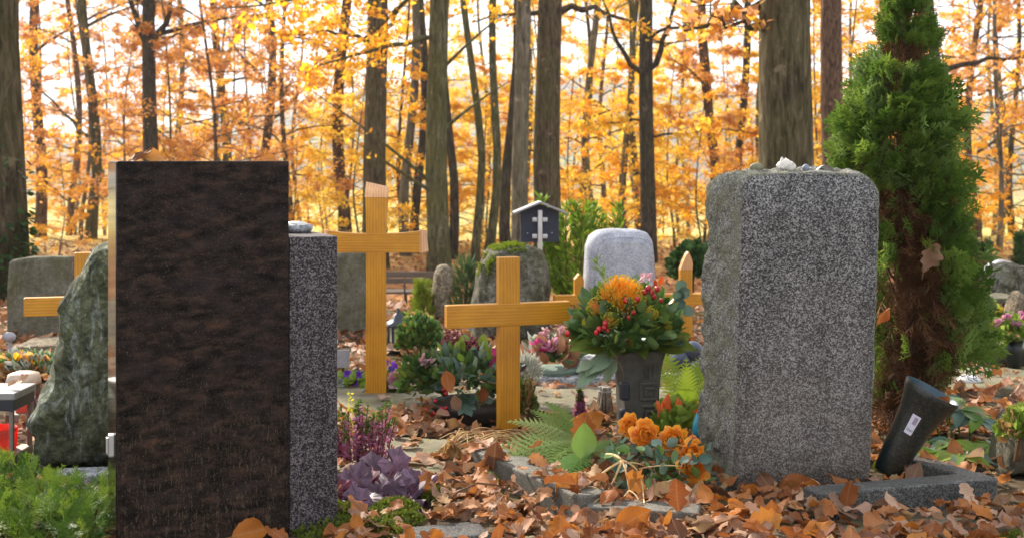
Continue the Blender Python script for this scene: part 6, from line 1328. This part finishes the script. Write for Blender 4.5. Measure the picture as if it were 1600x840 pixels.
def pansies(label, px, py, Y, mt, seed, n, r, w, green='limelf', spread=1.0):
    s = Y/F; rg = np.random.default_rng(seed); t = thing('bedding_flower', label, 'flowers', ((px-CX)*s, Y, 0)); f = MB(); k = 46; P = rg.uniform(-.5, .5, (k, 3))*np.array((w*s, .12, .04))+np.array((0, 0, .035)); scat(f, [OVAL], P, rg.normal(0, .6, (k, 3))+np.array((0, -.1, .5)), .045, jit=.7, rg=rg); f.build('foliage', M[green], t)
    zc = EYE-(py-CY)*s
    for q in range(n):
        c = np.array((rg.uniform(-.45, .45)*w*s, -.04+rg.uniform(-.03, .03), max(.04, zc+rg.normal(0, .012)))); f = MB()
        for a in range(5): d = (math.cos(a*1.257+.3), -.25, math.sin(a*1.257+.3)); f.many(PET[a % 4], [basis(d, (0, -1, .3))*r], [c])
        f.build('blossom', M[mt], t)
pansies('violet pansies between the grey name plate and the tall flared cross', 556, 583, 5.55, 'violet', 180, 3, .026, 26)
pansies('violet pansies just past the foot of the tall flared cross', 613, 566, 5.7, 'violet', 181, 4, .024, 26)
pansies('pale pink flower clump between the tall flared cross and the planter bowl', 622, 592, 5.45, 'palepink', 182, 12, .042, 34)
pansies('white bedding flowers near the grey name plate', 534, 598, 5.6, 'silver', 183, 4, .034, 14)
def palmate(label, spots, Y0, seed, mats, size):
    rg = np.random.default_rng(seed); o = W(spots[0][0], spots[0][1], Y0); o[2] = 0; t = thing('hellebore', label, 'plant', o); st = MB(); fs = [MB() for _ in mats]
    for (x, y, Y) in spots:
        c = W(x, y, Y)-o; c[2] = max(.03, c[2]); st.tube([(c[0]*.5+.02, c[1]*.5+.05, 0), c*.6+np.array((0, .02, .02)), c], .004, 5); n = 6
        for k in range(n): a = 2*math.pi*k/n+rg.uniform(-.3, .3); d = (math.cos(a), math.sin(a)*.8-.15, -.08+.12*rg.normal()); fs[rg.integers(len(mats))].many(leaf_T('lance', 7, 2, .2, -.45, .3, .02, k), [basis(d, (0, -.3, 1))*size*rg.uniform(.8, 1.2)], [c])
    st.build('stems', M['limelf'], t)
    for f, m in zip(fs, mats):
        if f.n: f.build('foliage', M[m], t)
palmate('hellebore with palm shaped green leaves behind the dark granite kerb corner', [(1500, 640, 4.5), (1530, 655, 4.45), (1485, 690, 4.3), (1520, 705, 4.25), (1450, 690, 4.35), (1465, 705, 4.2), (1548, 695, 4.3), (1475, 620, 4.7), (1500, 712, 4.15), (1440, 640, 4.6)], 4.4, 190, ['glossy', 'limelf', 'bluelf'], .105)

# ------------------------------------------------------------------ fallen leaves
def lt(kind, seed, lod):
    r = random.Random(seed); c = r.uniform(-.9, 1.3); nl, nw = ((10, 3) if lod == 0 else (6, 2) if lod == 1 else (4, 1))
    if kind == 'oak' and lod == 0: nl = 16
    return leaf_T(kind, nl, nw, r.uniform(.26, .36) if kind == 'beech' else r.uniform(.26, .32), c, r.uniform(-.2, .7), r.uniform(.03, .10), seed, stem=lod < 2, twist=r.uniform(-.5, .5))
LITT = [[lt('oak' if k % 5 < 2 else 'beech', 300+k, lod) for k in range(14)] for lod in range(3)]
HARD = [  # footprints kept clear: (x, y, radius)
    (-.79, 3.35, .24), (-.62, 3.45, .2), (.88, 4.02, .2), (.74, 4.05, .13), (1.02, 4.05, .13), (-.014, 4.66, .05), (-.57, 5.39, .06), (-.15, 4.95, .19), (-.15, 4.78, .12), (-.42, 3.66, .09), (-.34, 3.66, .09), (-.27, 3.68, .06), (-.36, 3.56, .06), (1.47, 4.45, .14), (1.36, 4.4, .1), (1.6, 4.4, .12), (1.0, 3.64, .06), (1.12, 3.68, .07), (1.24, 3.72, .07), (1.35, 3.75, .07), (1.40, 3.80, .06), (1.32, 3.92, .06), (1.0, 3.56, .05), (1.15, 3.61, .05), (1.28, 3.65, .05), (1.40, 3.69, .05), (.33, 3.47, .04), (-.17, 3.38, .13), (.44, 4.5, .09), (-1.4, 4.2, .26), (-1.71, 4.25, .12), (.02, 7.1, .2), (.62, 7.1, .2)]
def dens(x, y):
    """how thick the leaves lie at a spot: 0 to 1"""
    px = CX+x/y*F; py = CY+F/y; d = .75
    if y > 6.2: d = .62
    if 4.98 < y < 5.52 and -1 < x < 1: d = .06 if x < .05 else .10
    if -.62 < x < -.16 and 3.9 < y < 4.5: d = .10
    if 540 < px < 720 and 655 < py < 690: d = .95
    if x > 1.45 and y < 4.1: d = .26
    if -.2 < x < -.02 and 3.5 < y < 3.75: d = .5
    if y < 3.75 and -.2 < x < 1.2: d = 1.0
    if x < -.95 and y < 5.5: d = .25
    if 1.9 < x and 5.4 < y < 6.2: d = .35
    if -.6 < x < -.2 and 3.5 < y < 3.85: d = .7
    return d
def litter():
    rg = np.random.default_rng(400); mb = MB(); near = []
    for band, (y0, y1, per) in enumerate(((2.95, 4.9, 900), (4.9, 8.2, 480), (8.2, 15.5, 170), (15.5, 33, 45))):
        lod = min(band, 2); lo, hi = (lambda y: -.44*y), (lambda y: .44*y); area = .44*(y1**2-y0**2); n = int(area*per); P, E, S = [], [], []
        while n > 0:
            n -= 1; y = math.sqrt(rg.uniform(y0**2, y1**2)); x = rg.uniform(lo(y), hi(y)); d = dens(x, y)
            if rg.random() > d or any((x-a)**2+(y-b)**2 < r*r for a, b, r in HARD): continue
            pile = .034*d**2*(1 if y < 5 else .6)*(.45 if x > .85 and y > 3.5 else 1); z = .02+pile*rg.random()**1.3+(.02 if d < .2 else 0)
            ka = ((x+.135)*.315-(y-4.11)*.59)/.669; kp = ((x+.135)*.59+(y-4.11)*.315)/.669
            if -.02 < ka < .69 and -.03 < kp < .13:
                if kp < 0 or rg.random() < .45: continue
                z = .080+.02*rg.random()
            if y > 8: z += tz(x, y)
            P.append((x, y, z)); tilt = .30 if d > .3 else .12; E.append(euler(rg.normal(0, tilt), rg.normal(0, tilt), rg.uniform(0, 6.28))); S.append(rg.uniform(.035, .088)*(1 if y < 8 else 1.2 if y < 15 else 1.6))
        pick = rg.integers(0, 14, len(P))
        if lod == 0:
            front = sorted(range(len(P)), key=lambda i: P[i][1]-P[i][2]*6)
            front = [i for i in front if abs(P[i][0]) < .41*P[i][1] and P[i][1] > 3.12 and (P[i][0] > -.33*P[i][1] or True)][:280]; fs = set(front); near = [(P[i], E[i], S[i], pick[i]) for i in front]
        else: fs = set()
        for k in range(14):
            idx = [i for i in range(len(P)) if pick[i] == k and i not in fs]
            mb.many(LITT[lod][k], [E[i]*S[i] for i in idx], [P[i] for i in idx])
    tag(mb.build('leaf_litter', M['litter'], None, True), 'carpet of fallen oak and beech leaves', 'leaves', kind='stuff')
    protos = {}
    cols = list(LEAFCOL)
    def where(x, y):
        if x < -.32: return 'before the polished brown gravestone'
        if x < -.02: return 'by the low dark marker slab'
        if x < .26: return 'before the mossy kerb'
        if x < .60: return 'before the dry tan stalks'
        if x < 1.02: return 'before the flecked gravestone'
        return 'before the dark granite kerb corner'
    for (p, E, S_, k) in near:
        c = cols[int(rg.choice(4, p=[.36, .26, .2, .18]))]; key = (k, c)
        if key not in protos:
            b = MB(); b.many(LITT[0][k], [np.eye(3)], [np.zeros(3)]); o = b.build('fallen_leaf', M['leaf_'+c]); protos[key] = o
        else: o = protos[key].copy(); COL.objects.link(o)
        o.matrix_world = Matrix.Translation(Vector(p)) @ Matrix(E.tolist()).to_4x4() @ Matrix.Scale(S_*1.12, 4)
        kd = 'lobed oak' if k % 5 < 2 else 'oval beech'; tag(o, f'{c} {kd} leaf fallen {where(p[0], p[1])}', 'leaf', f'{c} {kd} leaves fallen on the ground')
litter()
# a few leaves set upright against the kerbs, and moss cushions
for x, y, Y, k, c, d, up, sz, lab in ((708, 0, 0, 0, 0, 0, 0, 0, 0),)[:0]: pass
for i_, (x, y, Y, kd, c, d, sz, lab) in enumerate(((1322, 792, 3.55, 'beech', 'russet', (.15, .1, 1), .08, 'pointed russet beech leaf propped on the dark granite kerb before the flecked gravestone'), (1060, 800, 3.45, 'oak', 'russet', (-.1, .15, 1), .095, 'tall russet oak leaf propped on the sunken kerb piece before the orange roses'), (870, 775, 3.62, 'beech', 'orange', (.7, .1, .75), .095, 'long orange leaf leaning up along the mossy kerb'), (770, 735, 3.95, 'beech', 'brown', (.1, .1, 1), .10, 'dark upright leaf leaning at the near corner of the mossy kerb'), (960, 825, 3.33, 'beech', 'orange', (.8, .1, .35), .11, 'largest smooth orange beech leaf lying before the dry tan stalks'), (1010, 765, 3.68, 'oak', 'orange', (-.5, -.2, .35), .10, 'orange brown oak leaf resting on the dry tan stalks'), (905, 700, 4.02, 'oak', 'russet', (.2, .1, 1), .12, 'big russet oak leaf standing behind the broad green leaf'), (1215, 765, 3.82, 'beech', 'russet', (.9, .1, .2), .11, 'russet leaf lying along the foot of the flecked gravestone'), (905, 665, 4.2, 'beech', 'orange', (.8, -.1, .3), .10, 'bright orange leaf lying on the fern'), (1160, 825, 3.35, 'oak', 'orange', (.8, .2, .15), .11, 'yellowish orange leaf before the rough corner of the flecked gravestone'))):
    leaf_thing(lab, kd, c, W(x, y, Y), d, (.1, -1, .5), sz, 500+i_, curl=.5, fold=.3)
mb = MB(); rg = np.random.default_rng(410); P = []
for cx_, cy_, r in ((-.47, 3.42, .12), (-.36, 3.42, .08), (-.33, 3.62, .07), (-.30, 3.5, .06), (-.5, 3.58, .08), (-.22, 3.75, .05), (-.12, 4.45, .05), (1.3, 3.3, .05), (1.25, 4.1, .09)):
    for k in range(int(9000*r)): a = rg.uniform(0, 6.28); q = r*math.sqrt(rg.random()); P.append((cx_+q*math.cos(a), cy_+q*math.sin(a), .012+.03*(1-(q/r)**2)*rg.random()))
scat(mb, LEAFS, np.array(P), rg.normal(0, .5, (len(P), 3))+np.array((0, 0, .8)), .014, jit=.9, rg=rg); tag(mb.build('moss', M['moss'], None, False), 'green moss cushions between the fallen leaves', 'moss', kind='stuff')

# ------------------------------------------------------------------ the thin autumn haze
hb = MB(); V, Fc = bevel_box((3400.0, 1640.0, 100.0), 0); hb.add(V + np.array((0, 800.0, 38.0)), Fc)
hm = bpy.data.materials.new('thin haze'); hm.use_nodes = True; ht = hm.node_tree; ht.nodes.clear(); ho = ht.nodes.new('ShaderNodeOutputMaterial'); hv = ht.nodes.new('ShaderNodeVolumePrincipled')
hv.inputs['Color'].default_value = (0.92, 0.93, 0.97, 1); hv.inputs['Density'].default_value = 0.0005; hv.inputs['Anisotropy'].default_value = 0.3; ht.links.new(hv.outputs[0], ho.inputs['Volume'])
tag(hb.build('haze', hm, None, False), 'thin bright autumn haze in the wood and over the valley', 'haze', kind='stuff')
leaf_thing('pale crumpled leaf on the flat lid of the box shaped lantern', 'oak', 'beige', W(12, 606, 4.22)+np.array((0, 0, .008)), (.9, .3, .1), (0, -.3, 1), .075, 61, curl=.8, fold=.5)
